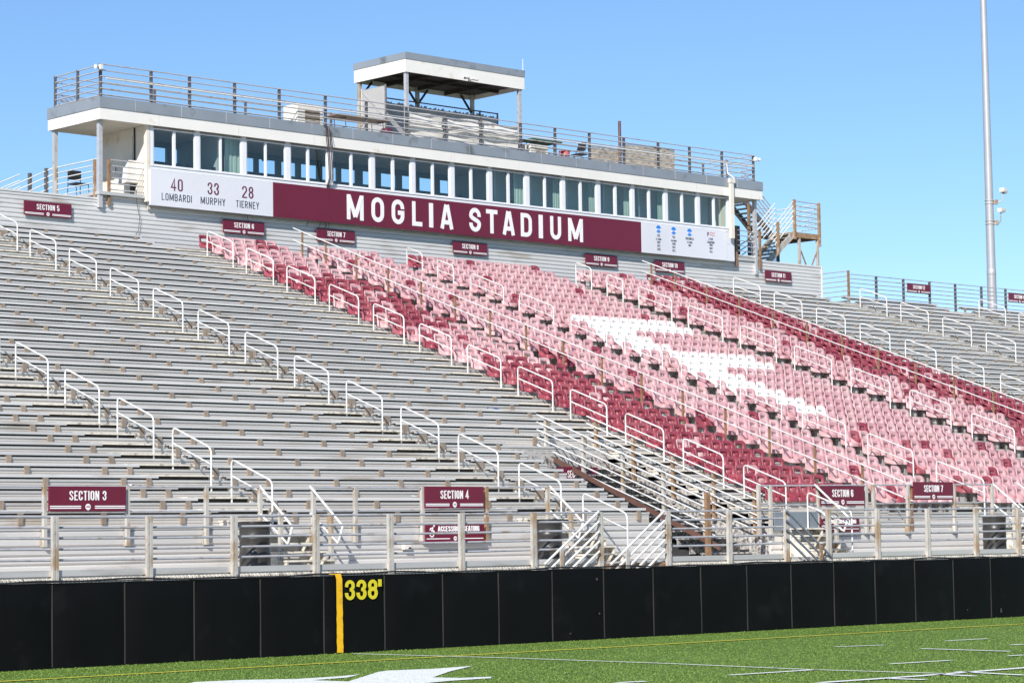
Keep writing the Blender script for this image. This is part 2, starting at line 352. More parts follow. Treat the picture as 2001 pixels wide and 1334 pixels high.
def ribbon(mb,pts,t,fn,d0,d1,mi):
    P=[]
    for p in pts:
        if not P or math.hypot(p[0]-P[-1][0],p[1]-P[-1][1])>1e-4: P.append(p)
    n=len(P); closed=math.hypot(P[0][0]-P[-1][0],P[0][1]-P[-1][1])<1e-3
    if closed: P=P[:-1]; n-=1
    L=[];R=[]
    for i in range(n):
        a=P[i-1] if (i>0 or closed) else None; c=P[(i+1)%n] if (i<n-1 or closed) else None; p=P[i]
        ns=[]
        for u,v in ((a,p),(p,c)):
            if u is None or v is None: continue
            dx,dy=v[0]-u[0],v[1]-u[1]; q=math.hypot(dx,dy); ns.append((-dy/q,dx/q))
        if len(ns)==2:
            mx_,my_=ns[0][0]+ns[1][0],ns[0][1]+ns[1][1]; q=math.hypot(mx_,my_) or 1; mx_/=q; my_/=q
            k=min(1.6,1/max(0.3,mx_*ns[0][0]+my_*ns[0][1])); nx,ny=mx_*k,my_*k
        else: nx,ny=ns[0]
        L.append((p[0]+nx*t/2,p[1]+ny*t/2)); R.append((p[0]-nx*t/2,p[1]-ny*t/2))
    m=n if closed else n-1
    for i in range(m):                        # every piece a hair prouder than the last: no two faces share a plane
        j=(i+1)%n; e=d1+0.00012*i
        c=[L[i],L[j],R[j],R[i]]
        vs=[fn(*p,e) for p in c]+[fn(*p,d0) for p in c]
        mb.add(vs,[(3,2,1,0),(0,1,5,4),(2,3,7,6),(1,2,6,5),(3,0,4,7)],mi)
def text(mb, s, x0, z0, h, y, w=0.42, t=0.15, gap=0.12, space=0.30, mi=0, width=None, align='l', depth=0.004):
    """lettering standing on a plane facing -y at y; x0 left (or centre), z0 baseline"""
    adv=[]; tot=0
    for ch in s:
        if ch==' ': adv.append(None); tot+=space; continue
        gw=GW.get(ch,1.0); gw=t if gw is None else w*gw
        adv.append(gw); tot+=gw+gap
    tot-=gap
    sx=h if width is None else width/tot
    x=x0-(tot*sx/2 if align=='c' else 0)
    k=0
    for ch,gw in zip(s,adv):
        if gw is None: x+=space*sx; continue
        for st in glyph(ch,gw,t):
            e=0.0012*(k%4); k+=1
            ribbon(mb,st,t,lambda a,b,d,x=x: (x+a*sx, y-d, z0+b*h), 0.0, depth+e, mi)
        x+=(gw+gap)*sx
    return mb
def disc(mb,cx,cz,r,y,depth=0.004,n=20,mi=0,sx=1.0,a0=0,a1=360):
    pts=[(cx+r*sx*math.cos(math.radians(a0+(a1-a0)*i/n)),cz+r*math.sin(math.radians(a0+(a1-a0)*i/n))) for i in range(n+(0 if a1-a0==360 else 1))]
    pts=pts[::-1]
    n2=len(pts)
    vs=[(p[0],y-depth,p[1]) for p in pts]+[(p[0],y,p[1]) for p in pts]
    mb.add(vs,[tuple(range(n2))]+[(i,n2+i,n2+(i+1)%n2,(i+1)%n2) for i in range(n2)],mi)
# ------------------------------------------------------------------ world, sun, camera
w=bpy.data.worlds.new('World'); sc.world=w; w.use_nodes=True; nt=w.node_tree
bg=nt.nodes['Background']; sky=nt.nodes.new('ShaderNodeTexSky'); sky.sky_type='NISHITA'; sky.sun_disc=False
SUN_EL=math.radians(33); LX,LY=0.84,0.54      # horizontal travel of the sunlight: left to right and away from the camera
sky.sun_elevation=SUN_EL; sky.sun_rotation=math.atan2(-LX,-LY)
sky.altitude=500; sky.air_density=1.0; sky.dust_density=0.0; sky.ozone_density=6.5
nt.links.new(sky.outputs[0],bg.inputs['Color']); bg.inputs['Strength'].default_value=0.104
sl=bpy.data.lights.new('sun','SUN'); sl.energy=4.8; sl.angle=math.radians(0.53); sl.color=(1.0,0.955,0.89)
so=bpy.data.objects.new('sun',sl); COL.objects.link(so)
from mathutils import Vector, Matrix
h=math.hypot(LX,LY); dvec=Vector((LX/h*math.cos(SUN_EL),LY/h*math.cos(SUN_EL),-math.sin(SUN_EL)))
so.rotation_mode='QUATERNION'; so.rotation_quaternion=dvec.to_track_quat('-Z','Y'); so.location=(-30,-20,50)
cam=bpy.data.cameras.new('camera'); co=bpy.data.objects.new('camera',cam); COL.objects.link(co); sc.camera=co
cam.sensor_width=36; cam.sensor_fit='HORIZONTAL'; cam.lens=F_PX/2001*36; cam.clip_end=4000; cam.clip_start=0.5
R=RC; co.matrix_world=Matrix(((R[0][0],-R[1][0],-R[2][0],0),(R[0][1],-R[1][1],-R[2][1],0),(R[0][2],-R[1][2],-R[2][2],HC),(0,0,0,1)))
sc.view_settings.view_transform='Standard'; sc.view_settings.look='None'; sc.view_settings.exposure=0.45; sc.view_settings.gamma=1
sc.cycles.max_bounces=6; sc.cycles.transparent_max_bounces=12

# ------------------------------------------------------------------ ground and field
mb=MB(); S=1500; mb.add([(-S,-S,-0.02),(S,-S,-0.02),(S,S,-0.02),(-S,S,-0.02)],[(0,1,2,3)])
o=mb.build('ground',M['ground']); o['kind']='structure'
YF=30.206; ZF=1.193
mb=MB(); mb.add([(-60,-60,0),(140,-60,0),(140,YF+0.3,0),(-60,YF+0.3,0)],[(0,1,2,3)])
o=mb.build('turf',M['turf']); o['kind']='structure'
def gp(px,py): p=on(px,py,2,0.006); return (float(p[0]),float(p[1]))
def line_strip(pts,wd,m,z=0.005,name='field_line'):
    mb=MB(); 
    P=[np.array(gp(*p)) for p in pts]
    vs=[]
    for i,p in enumerate(P):
        d=(P[min(i+1,len(P)-1)]-P[max(i-1,0)]); d/=np.linalg.norm(d); n=np.array([-d[1],d[0]])*1.3
        vs+= [(*(p+n*wd/2),z),(*(p-n*wd/2),z)]
    mb.add(vs,[(2*i,2*i+1,2*i+3,2*i+2) for i in range(len(P)-1)])
    o=mb.build(name,m); o['kind']='structure'; return o
a=np.array(gp(20,1330)); b=np.array(gp(2001,1218.5))
mb=MB(); d=(b-a)/np.linalg.norm(b-a); n=np.array([-d[1],d[0]])*0.07
a2=a-d*12; b2=b+d*20
mb.add([(*(a2+n),0.012),(*(a2-n),0.012),(*(b2-n),0.012),(*(b2+n),0.012)],[(0,1,2,3)])
o=mb.build('field_line',M['paint_yellow']); o['kind']='structure'
line_strip([(690,1277),(1000,1285.5),(1300,1296),(1580,1308),(1850,1316)],0.055,M['paint_white'],0.014)
for pts,wd in (([(1632,1263.5),(1728,1260)],0.075),([(1848,1252),(1931,1247.5)],0.07),([(1800,1267),(1975,1272.5)],0.085),([(1740,1297),(1860,1290)],0.075),
             ([(1425,1319),(1600,1308)],0.085),([(1600,1334),(1790,1321),(2010,1304)],0.12),([(1735,1325.5),(1808,1328)],0.11),([(1830,1317),(1905,1321)],0.10),([(1870,1312),(2000,1319)],0.10),([(1975,1260),(2001,1258.5)],0.08),([(1970,1281.5),(2001,1279.5)],0.08),([(1205,1334),(1262,1331)],0.10)):
    line_strip(pts,wd,M['paint_white'],0.014,'hash_mark')
# white painted emblem, cropped by the lower edge of the photograph
mb=MB()
for poly in ([(380,1332),(470,1328),(580,1326),(660,1321),(704,1317),(680,1323),(610,1328.5),(680,1331),(740,1312),(760,1309.5),(850,1306),(924,1300.5),(880,1311),(845,1323),(900,1324),(960,1321.5),(960,1324.5),(880,1329.5),(800,1337),(770,1352),(700,1362),(560,1372),(420,1362),(330,1345)],):
    P=[gp(*p) for p in poly]; mb.add([(*p,0.010) for p in P],[tuple(range(len(P)-1,-1,-1))])
o=mb.build('field_paint',M['paint_white']); o['kind']='structure'
# turf fibres over the strip the photograph looks at
rs=np.random.RandomState(3); nbl=170000
px=rs.uniform(-40,2041,nbl); py=rs.uniform(1196,1372,nbl)
mb=None
D=(RC.T@np.stack([(px-CX)/F_PX,(py-CY)/F_PX,np.ones(nbl)])).T
tt=(0-HC)/D[:,2]; P=OC+D*tt[:,None]; keep=(P[:,1]<YF-0.05)&(tt>0)&(tt<60); P=P[keep]; n=len(P)
ang=rs.uniform(0,2*PI,n); hh=rs.uniform(0.006,0.018,n); wd=rs.uniform(0.004,0.010,n); lean=rs.uniform(-0.02,0.02,(n,2))
A=P+np.stack([np.cos(ang)*wd,np.sin(ang)*wd,np.zeros(n)],1); B=P-np.stack([np.cos(ang)*wd,np.sin(ang)*wd,np.zeros(n)],1)
Cc=P+np.stack([lean[:,0],lean[:,1],hh],1)
V=np.empty((n*3,3)); V[0::3]=A; V[1::3]=B; V[2::3]=Cc; V[:,2]=np.maximum(V[:,2],0)
me=bpy.data.meshes.new('turf_fibres'); me.from_pydata(V.tolist(),[],np.arange(n*3).reshape(-1,3).tolist()); me.materials.append(M['blade'])
o=bpy.data.objects.new('turf_fibres',me); COL.objects.link(o); tag(o,'short green artificial grass fibres of the field in front of the padded wall','turf',None,'stuff')

# ------------------------------------------------------------------ padded outfield wall
PIT=1.2182; SX0=19.322
t=Thing('padded_wall','long low black padded wall running along the edge of the green field','wall',(SX0,YF,0))
for i in range(-5,23):
    x0=SX0+i*PIT+0.006; x1=x0+PIT-0.012
    dz=random.uniform(-0.008,0.008); b=0.03
    mb=MB(); nx,nz=10,8; vs=[]; fs=[]
    for k in range(nz+1):
        for j in range(nx+1):
            u=j/nx; v=k/nz
            e=min(u,1-u)*PIT; e2=(1-v)*ZF
            bul=0.045*(1-(2*u-1)**4)*(1-max(0,(2*v-1))**6)+0.006*math.sin(7*u+i*2.3)*math.sin(5*v+i)
            vs.append((x0+(x1-x0)*u,YF-0.02-bul,0.01+v*(ZF+dz-0.02)))
    for k in range(nz):
        for j in range(nx):
            q=k*(nx+1)+j; fs.append((q,q+1,q+nx+2,q+nx+1))
    mb.add(vs,fs,0,True)
    mb.box(x0,x1,YF-0.022,YF+0.09,ZF+dz-0.03,ZF+dz)     # rolled top edge
    mb.box(x0,x1,YF+0.0,YF+0.09,0.01,ZF+dz-0.034)
    o=t.part('wall_pad',mb,M['pad'])
mb=MB()
for i in range(-5,24):
    x=SX0+i*PIT; mb.box(x-0.009,x+0.009,YF-0.030,YF-0.012,0.02,ZF-0.02)
    if i<23: mb.box(x+0.02,x+PIT-0.02,YF-0.015,YF+0.085,ZF+0.006,ZF+0.014)
t.part('seam_strip',mb,M['seam'])
for u_,v_,a_,b_ in ((1957,1192,0.05,0.10),(1891,1191,0.05,0.025),(1167,1131,0.05,0.05),(1115,1237,0.03,0.03),(1172,1198,0.03,0.04),(1691,1220,0.06,0.02)):
    mb=MB(); yy=YF-0.079; cx_=X(u_,v_,yy); cz_=Zz(u_,v_,yy); mb.prism([(cx_+a_*0.5*math.cos(q)*(0.7+0.3*math.sin(3*q+u_)),cz_+b_*0.5*math.sin(q)) for q in np.linspace(0,2*PI,11)[:-1]],1,yy,yy+0.012); t.part('scuff',mb,M['scuff'])
# number and foul stripe
xs0,xs1=X(657.5,1200,YF-0.08),X(669,1200,YF-0.08)
mb=MB(); nst=14
vs=[];fs=[]
for k in range(nst+1):
    v=k/nst; wob=0.004*math.sin(9*v*3)*(1-v); yy=YF-0.085-0.006*math.sin(40*v)*(1-v)
    if k==nst: yy=YF-0.05
    vs+=[(xs0+wob,yy,0.015+v*(ZF+0.015)),(xs1+wob,yy-0.012*(1-v),0.015+v*(ZF+0.015))]
for k in range(nst): fs.append((2*k,2*k+1,2*k+3,2*k+2))
mb.add(vs,fs,0,True); mb.box(xs0,xs1,YF-0.05,YF+0.095,ZF+0.02,ZF+0.03)
t.part('foul_stripe',mb,M['yellow'])
mb=MB(); yn=YF-0.078
xa,xb=X(674,1150,yn),X(740,1150,yn); za,zb=Zz(690,1171.5,yn),Zz(690,1132.5,yn)
text(mb,"338",xa,za,zb-za,yn,w=0.54,t=0.165,gap=0.09,width=X(737.8,1150,yn)-xa); 
mb.box(X(739,1150,yn),X(745.5,1150,yn),yn-0.005,yn,za+(zb-za)*0.64,zb)
t.part('distance_number',mb,M['yellow_num'])
# sagging black netting and cable tied along the top of the wall
mb=MB(); pts=[]
for i in range(0,200):
    x=14+i*0.17; pts.append((x,YF+0.16,ZF+0.02+0.012*math.sin(x*1.3)+0.01*math.sin(x*3.7)))
mb.tube(pts,0.013,5)
for x in np.arange(14,48,0.62):
    mb.tube([(x,YF+0.14,ZF-0.05),(x+0.03,YF+0.17,ZF+0.03),(x+0.02,YF+0.2,ZF+0.05+0.015*math.sin(x*9))],0.006,4)
solo('top_cable',mb,M['cable'],'thin black cable tied along the top edge of the padded wall','cable',(14,YF+0.16,ZF))

# ------------------------------------------------------------------ grandstand terrace
T=0.6604; RI=0.23868; Y0=39.17; Z0=2.314; SLP=RI/T
TRD=0.275; OFF=T-0.035
T2=T*1.16; K2=[0.85+1.16*j for j in range(0,31)]; WOFF=0.36
XL,XR=18.0,97.0; XD,XG=49.45,65.6
def zb_(k): return Z0+RI*k           # bench underside level at (real valued) row k
def yb_(k): return Y0+T*k
NB=38
VX0,VX1=40.85,44.25                   # stair opening (vomitory)
gs=Thing('grandstand','large stepped aluminium grandstand with bare bench rows and blocks of chairs','grandstand',(XL,36.6,0))
WALLY=64.6
mt=MB(); mr=MB()
def row(k,kn,x0,x1,OFF=OFF):
    """tread of row k reaching back to row kn and the riser below its nose"""
    z=zb_(k)-TRD; y=yb_(k)-OFF; y1=yb_(kn)-OFF; zp=z-(zb_(kn)-zb_(k))
    mt.box(x0,x1,y,y+(y1-y)*0.47,z-0.045,z); mt.box(x0,x1,y+(y1-y)*0.49,y1+0.015,z-0.045,z-0.003)
    h=z-0.049-zp
    # riser board with two shallow grooves
    mr.prism_x([(y+0.02,zp+0.002),(y+0.02,zp+h*0.32),(y+0.03,zp+h*0.34),(y+0.03,zp+h*0.38),(y+0.02,zp+h*0.40),(y+0.02,zp+h*0.66),(y+0.03,zp+h*0.68),(y+0.03,zp+h*0.72),(y+0.02,zp+h*0.74),(y+0.02,z-0.047),(y+0.05,z-0.047),(y+0.05,zp+0.002)],x0,x1)
for k in range(NB):
    if k<8: segs=[(XL,VX0),(VX1,XD)]
    else: segs=[(XL,XD)]
    segs.append((XG,XR))
    for s in segs: row(k,k+1,*s)
for j,k in enumerate([K2[0]-1.16]+K2): row(k,k+1.16,XD,XG,WOFF)
gs.part('tread',mt,M['alu_deck']); gs.part('riser',mr,M['riser'])
# front wall of ribbed siding below the first row
DECK=1.215; YN0=Y0-OFF
def ribs(z0,z1,y,p,d):
    prof=[]; z=z0
    while z<z1-0.02:
        zz=min(z+p,z1); h=zz-z
        prof+=[(y,z),(y-d,z+h*0.18),(y-d,z+h*0.72),(y,z+h*0.86)]
        z=zz
    prof.append((y,z1))
    return prof+[(y+0.06,z1),(y+0.06,z0)]
mb=MB()
for a,b in ((XL,VX0),(VX1,XR)):
    mb.prism_x(ribs(DECK,zb_(0)-TRD-0.047,YN0+0.03,0.162,0.035),a,b)
gs.part('front_wall',mb,M['siding'])
YR=36.7
mb=MB(); mb.box(XL,XR,YR+0.02,YN0+0.02,DECK-0.05,DECK)
gs.part('walkway_deck',mb,M['alu_deck'])
mb=MB()
mb.box(XL,36.75,YR-0.03,YR+0.0,DECK-0.02,DECK+0.085); mb.box(38.75,42.6,YR-0.03,YR+0.0,DECK-0.02,DECK+0.085); mb.box(44.2,XR,YR-0.03,YR,DECK-0.02,DECK+0.085)
gs.part('kick_plate',mb,M['alu_deck'])
mb=MB(); x=XL
while x<60:                                    # serrated grating edge
    if not(36.75<x<38.7): mb.box(x,x+0.055,YR-0.05,YR+0.0,DECK-0.10,DECK-0.05)
    x+=0.085
mb.box(XL,XR,YR-0.012,YR+0.02,DECK-0.135,DECK-0.051)
gs.part('grating_edge',mb,M['step'])
mb=MB(); mb.box(XL,XR,YR+0.1,YR+0.16,0.0,DECK-0.14); gs.part('underside_screen',mb,M['net'])
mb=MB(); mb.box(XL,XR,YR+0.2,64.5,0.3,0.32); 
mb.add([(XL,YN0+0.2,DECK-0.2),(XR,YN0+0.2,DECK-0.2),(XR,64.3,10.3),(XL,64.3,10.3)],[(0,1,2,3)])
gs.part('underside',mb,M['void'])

# ------------------------------------------------------------------ aisles: half steps, one thing per aisle
AIS={'B':29.94,'A':37.85,'C':45.38,'E':53.65,'F':61.53,'H':69.75,'I':77.28,'J':84.98,'Z':22.0}
AW0,AW1=1.12,0.55
NAME={'Z':'at the far left edge','B':'second from left','A':'third from left','C':'at the left edge of the chairs','E':'left of the chair block with white seats','F':'right of the chair block with white seats','H':'at the right edge of the chairs','I':'first beyond the chairs','J':'at the far right edge'}
def aisle_rows(a):
    if a in ('E','F'): return [(k,k+1.16) for k in K2]
    r=[(k,k+1) for k in range(NB-1)]
    return r
for a,x in AIS.items():
    rows=[(k,kn) for k,kn in aisle_rows(a) if inframe((x,yb_(k),zb_(k)),120)]
    if not rows: continue
    t=Thing('aisle_steps','flight of pale half steps climbing the aisle '+NAME[a],'aisle steps',(x,yb_(rows[0][0]),zb_(rows[0][0])-TRD),'aisles of half steps')
    for k,kn in rows:
        yn=yb_(kn)-(WOFF if a in('E','F') else OFF); z=zb_(k)-TRD+(zb_(kn)-zb_(k))*0.5
        mb=MB(); x0,x1=x-AW0+0.03,x+AW1-0.03
        mb.box(x0,x1,yn-0.31,yn+0.012,z-0.035,z); 
        mb.box(x0+0.02,x0+0.06,yn-0.28,yn,zb_(k)-TRD+0.001,z-0.036); mb.box(x1-0.06,x1-0.02,yn-0.28,yn,zb_(k)-TRD+0.001,z-0.036)
        mb.box(x0+0.07,x1-0.07,yn-0.20,yn-0.19,zb_(k)-TRD+0.001,z-0.037,1)  # dark panel stands in for the shade inside the opening below the step
        t.part('step',mb,[M['step'],M['void']])
# walkway-to-first-row steps
for a in ('B','A','C','E'):
    x=AIS[a]; t=Thing('short_steps','short steps from the walkway up to the '+{'B':'second aisle from left','A':'third aisle from left','C':'aisle at the left edge of the chairs','E':'aisle left of the white chairs'}[a],'steps',(x,YN0-0.8,DECK),'short flights from the walkway')
    hz=(zb_(0)-TRD-DECK)/5
    for i in range(4):
        mb=MB(); y1=YN0-0.02-0.26*(3-i)
        mb.box(x-0.78,x+0.42,y1-0.28,y1,DECK+hz*(i+1)-0.035,DECK+hz*(i+1)); mb.box(x-0.76,x-0.72,y1-0.25,y1-0.01,DECK,DECK+hz*(i+1)-0.036); mb.box(x+0.36,x+0.40,y1-0.25,y1-0.01,DECK,DECK+hz*(i+1)-0.036)
        t.part('step',mb,M['step'])

# ------------------------------------------------------------------ benches
BL=[(XL,AIS['B']-AW0,'left of the second aisle'),(AIS['B']+AW1,AIS['A']-AW0,'between the second and third aisles'),(AIS['A']+AW1,AIS['C']-AW0,'between the third aisle and the chairs'),
    (AIS['H']+AW1,AIS['I']-AW0,'just right of the chairs'),(AIS['I']+AW1,AIS['J']-AW0,'second block right of the chairs'),(AIS['J']+AW1,XR,'at the far right edge')]
bprof=[(0,0),(0,0.048),(0.008,0.056),(0.235,0.056),(0.243,0.048),(0.243,0.0),(0.235,0.0),(0.235,0.04),(0.008,0.04),(0.008,0.0)]
brk=MB(); brk.prism([(-0.062,-0.001),(-0.044,-0.21),(0.044,-0.21),(0.062,-0.001)],1,0.006,0.060)
brk_me=None
for bi,(x0,x1,desc) in enumerate(BL):
    for k in range(NB):
        spans=[(x0,x1)]
        if bi==2:
            if k<=4: spans=[(x0,VX0-0.15),(VX1+0.03,x1+0.25)]
            elif k<8: spans=[(x0,VX0-0.15),(VX1+0.03,x1+0.25)]
            elif k>=36: spans=[(x0,x1-0.3)]
        for si,(a,b) in enumerate(spans):
            y=yb_(k); z=zb_(k)
            if not any(inframe((q,y,z),60) for q in np.linspace(a,b,7)): continue
            # trim far outside the frame
            base=((a+b)/2,y,z)
            rowname=f'{ORD[k+1]} row from the front'
            t=Thing('bench',f'grey aluminium bench, {ORD[k+1]} row up, '+(desc if si==0 else 'short one right of the sunken stair'),'bench',base,'aluminium bench rows')
            mb=MB(); mb.prism_x([(y+p[0],z+p[1]) for p in bprof],a,b); t.part('seat_plank',mb,M['alu'])
            mb=MB(); mb.box(a+0.02,b-0.02,y+0.075,y+0.10,z-0.033,z-0.0005); t.part('shade_strip',mb,M['bench_shade'])  # dark strip added to draw the shadow line under the plank
            xs=[31.58+1.79*q for q in range(-9,40)]
            xs=[q for q in xs if a+0.3<q<b-0.45]+([b-0.22] if si==0 else [a+0.12,b-0.12])
            if a>XL+1 and si==0: xs.append(a+0.22)
            for q in xs:
                if not inframe((q,y,z),40): continue
                if brk_me is None:
                    o=brk.build('bracket',M['bracket'],t.o); brk_me=o.data
                else:
                    o=bpy.data.objects.new('bracket',brk_me); COL.objects.link(o); o.parent=t.o
                o.location=(q-base[0],0,0)

# ------------------------------------------------------------------ chairs
def outline(n,w,h,r,y0=0):
    """rounded rectangle, n points, centred on x, from z=y0 to y0+h"""
    pts=[]; 
    per=[]
    cs=[(w/2-r,y0+r,-90),(w/2-r,y0+h-r,0),(-w/2+r,y0+h-r,90),(-w/2+r,y0+r,180)]
    m=n//4
    for cx_,cz_,a0 in cs:
        for i in range(m):
            a=math.radians(a0+90*i/(m-1)); pts.append((cx_+r*math.cos(a),cz_+r*math.sin(a)))
    return pts
def back_mesh(hole):
    mb=MB(); n=24
    out=outline(n,0.40 if hole=='slot' else 0.415,0.385,0.115 if hole=='slot' else 0.085,-0.02)
    if hole=='slot': inn=outline(n,0.13,0.018,0.0089,0.20)
    else: inn=outline(n,0.235,0.112,0.04,0.135)
    def f(p,th):
        x_,z_=p; return (x_, 0.30+0.20*max(z_,-.02)-1.15*x_*x_+th, z_)
    mid=[(0.5*(a[0]+b[0]),0.5*(a[1]+b[1])) for a,b in zip(out,inn)]
    rings=[[f(p,0.010) for p in out],[f(p,-0.006) for p in [(q[0]*0.975,q[1]*0.985) for q in out]],[f(p,-0.006) for p in mid],[f(p,-0.004) for p in inn],[f(p,0.018) for p in inn],[f(p,0.018) for p in mid],[f(p,0.016) for p in out]]
    vs=[p for r_ in rings for p in r_]; fs=[]; m=len(rings); n=len(out)
    for i in range(m):
        for j in range(n):
            fs.append((i*n+j,i*n+(j+1)%n,((i+1)%m)*n+(j+1)%n,((i+1)%m)*n+j))
    mb.add(vs,fs,0,True); return mb
def seat_mesh():
    mb=MB(); n=24; rings=[]
    def ring(s,dz,drop):
        pts=outline(n,0.415*s,0.40*s,0.11*s,0)
        return [(p[0],-0.07+p[1]+0.20*(1-s),dz+(drop if p[1]<0.12*s else 0)+0.22*max(0,abs(p[0])-0.15)+ (0.10*max(0,p[1]-0.25))) for p in pts]
    rs_=[ring(0.985,-0.075,-0.035),ring(1.0,-0.012,-0.018),ring(0.95,0.0,0.0),ring(0.72,-0.025,0.0),ring(0.4,-0.04,0.0),ring(0.05,-0.042,0)]
    vs=[p for r_ in rs_ for p in r_]; fs=[]; n=len(rs_[0])
    for i in range(len(rs_)-1):
        for j in range(n): fs.append((i*n+j,i*n+(j+1)%n,(i+1)*n+(j+1)%n,(i+1)*n+j))
    mb.add(vs,fs,0,True)
    # flared arms joining seat and back
    for sgn in (-1,1):
        mb.add([(sgn*0.205,-0.03,-0.03),(sgn*0.205,0.30,-0.03),(sgn*0.199,0.305,0.17),(sgn*0.207,0.12,0.045),(sgn*0.192,-0.03,-0.03),(sgn*0.190,0.30,-0.03),(sgn*0.184,0.30,0.16),(sgn*0.192,0.12,0.04)],
               [(0,1,2,3),(4,5,6,7),(0,3,7,4),(3,2,6,7)])
    return mb
def mount_mesh():
    mb=MB(); mb.box(-0.05,0.05,0.06,0.22,-0.35,-0.06); mb.box(-0.17,0.17,0.08,0.20,-0.075,-0.055); return mb
BACK={'slot':back_mesh('slot'),'open':back_mesh('open')}; SEAT=seat_mesh(); MNT=mount_mesh()
chairs=[]   # (x,y,z,mat,model,label)
PC=0.437
def chair_rows(x0,n,kind,block):
    """kind: bench rows or wide rows"""
    ks=[(i,k) for i,k in enumerate(range(1,37))] if kind=='bench' else list(enumerate(K2))
    for i,k in ks:
        for c in range(n):
            yield i,k,c,x0+PC*(c+0.5)
white=[((25.0,54.95),(25.0,59.45)),((23.75,54.9),(23.7,59.3)),((22.6,54.95),(22.6,55.8)),((21.5,54.95),(21.5,55.9)),((20.3,54.9),(20.3,55.75)),((19.15,55.2),(19.15,58.85)),((18,54.95),(18,58.85)),((17,54.95),(17,55.8)),((15.8,54.85),(15.8,55.9)),((14.5,54.75),(14.5,55.9)),((13.35,55.2),(13.35,55.85)),((12.2,55.2),(12.2,55.8)),((11.1,55.25),(11.1,55.8))]
whj={}
for (ka,xa),(kb,xb) in white:
    j=round((ka-0.65)/1.16); nar=xb-xa<1.5; whj[j]=(xa+0.36-0.12-(0.437 if nar else 0),xb+0.36+0.12+(0.2 if ka<14.7 else 0))
rc=random.Random(11)
def add_chair(x,k,m,model,block,i,c):
    y=yb_(k); z=zb_(k)+0.075
    if not inframe((x,y,z),40): return
    chairs.append([x,y,z,m,model,block,i,c])
for i,k,c,x in chair_rows(45.85,7,'bench','C'):
    if k>=32: m='dkred' if rc.random()<0.09 or (k==36 and c==0) else 'pink'
    elif k>=30: m='pink' if rc.random()<0.5+0.12*(c-3) else 'dkred'
    elif k>=24: m='dkred' if rc.random()<0.8 else 'pink'
    elif k>=22: m='pink' if rc.random()<0.45 else 'dkred'
    elif k>=17: m='pink' if rc.random()<0.85 else 'dkred'
    else: m='dkred' if rc.random()<0.97 else 'pink'
    add_chair(x,k,m,'open','left of middle handrail',i,c)
for i,k,c,x in chair_rows(49.95,7,'wide','D'):
    pr=0.06 if k>6 else 0.03
    m='dkred' if rc.random()<pr or (c==0 and 8<k<20 and rc.random()<0.35) else 'pink'
    add_chair(x,k,m,'slot','right of middle handrail',i,c)
for i,k,c,x in chair_rows(54.22,14,'wide','E'):
    m='dkred' if rc.random()<(0.022 if k>9 else 0.10) or (i==30 and c<2) else 'pink'
    if i in whj and whj[i][0]<x<whj[i][1]: m='wseat'
    add_chair(x,k,m,'slot','in white-seat block',i,c)
for i,k,c,x in chair_rows(62.1,7,'wide','F'):
    m='dkred' if rc.random()<0.07 or (k<24 and c>4 and rc.random()<0.30) else 'pink'
    add_chair(x,k,m,'slot','left of right handrail',i,c)
for i,k,c,x in chair_rows(66.0,6,'bench','G'):
    m='dkred' if rc.random()<0.90 else 'pink'
    add_chair(x,k,m,'open','right of right handrail',i,c)
for q in chairs: q.append(proj(q[:3])[2] if inframe(q[:3],-6) else 1e6)
chairs.sort(key=lambda q:q[-1])
meshes={}
CN={'pink':'faded pink','dkred':'dark red','wseat':'bright white'}
for idx,(x,y,z,m,model,block,i,c,_) in enumerate(chairs):
    if idx>=300: break
    jit=rc.uniform(-0.006,0.006)
    rw=ORD[i+1]; vi=0 if m=='wseat' else rc.choice((0,0,1,2,3))
    t=Thing('stadium_chair',f'{CN[m]} chair, {ORD[c+1]} from left, {rw} row up, {block}','chair',(x+jit,y,z-0.35),'stadium chairs in the seating blocks')
    for nm,src,key in (('backrest',BACK[model],('b',model,m,vi)),('seat',SEAT,('s',m,vi)),('mount',MNT,('m',))):
        if key not in meshes:
            o=src.build(nm,M['mount'] if nm=='mount' else M[m+str(vi)],t.o); meshes[key]=o.data
        else:
            o=bpy.data.objects.new(nm,meshes[key]); COL.objects.link(o); o.parent=t.o
        o.location=(0,0,0.35)
    t.o.rotation_euler=(rc.uniform(-0.02,0.02),0,rc.uniform(-0.025,0.025))
rest=chairs[300:]
mats=['pink0','pink1','pink2','pink3','dkred0','dkred1','dkred2','dkred3','wseat0']
V=[];Fc=[];MI=[]
for (x,y,z,m,model,block,i,c,_) in rest:
    mk=m+('0' if m=='wseat' else str(rc.choice((0,0,1,2,3)))); dxx=rc.uniform(-0.008,0.008); dyy=rc.uniform(-0.012,0.012); x+=dxx; y+=dyy
    for src in (BACK[model],SEAT,MNT):
        o=len(V); V.extend([(a+x,b+y,d+z) for a,b,d in src.v]); Fc.extend([[q+o for q in f] for f in src.f]); MI.extend([9 if src is MNT else mats.index(mk)]*len(src.f))
me=bpy.data.meshes.new('far_chairs'); me.from_pydata(V,[],Fc)
for q in mats: me.materials.append(M[q])
me.materials.append(M['mount']); me.polygons.foreach_set('material_index',MI); me.polygons.foreach_set('use_smooth',[True]*len(Fc)); me.update()
o=bpy.data.objects.new('far_chairs',me); COL.objects.link(o)
tag(o,'mass of pink, white and dark red chairs filling the upper rows of the stand','chairs',None,'stuff')
print('chairs',len(chairs))

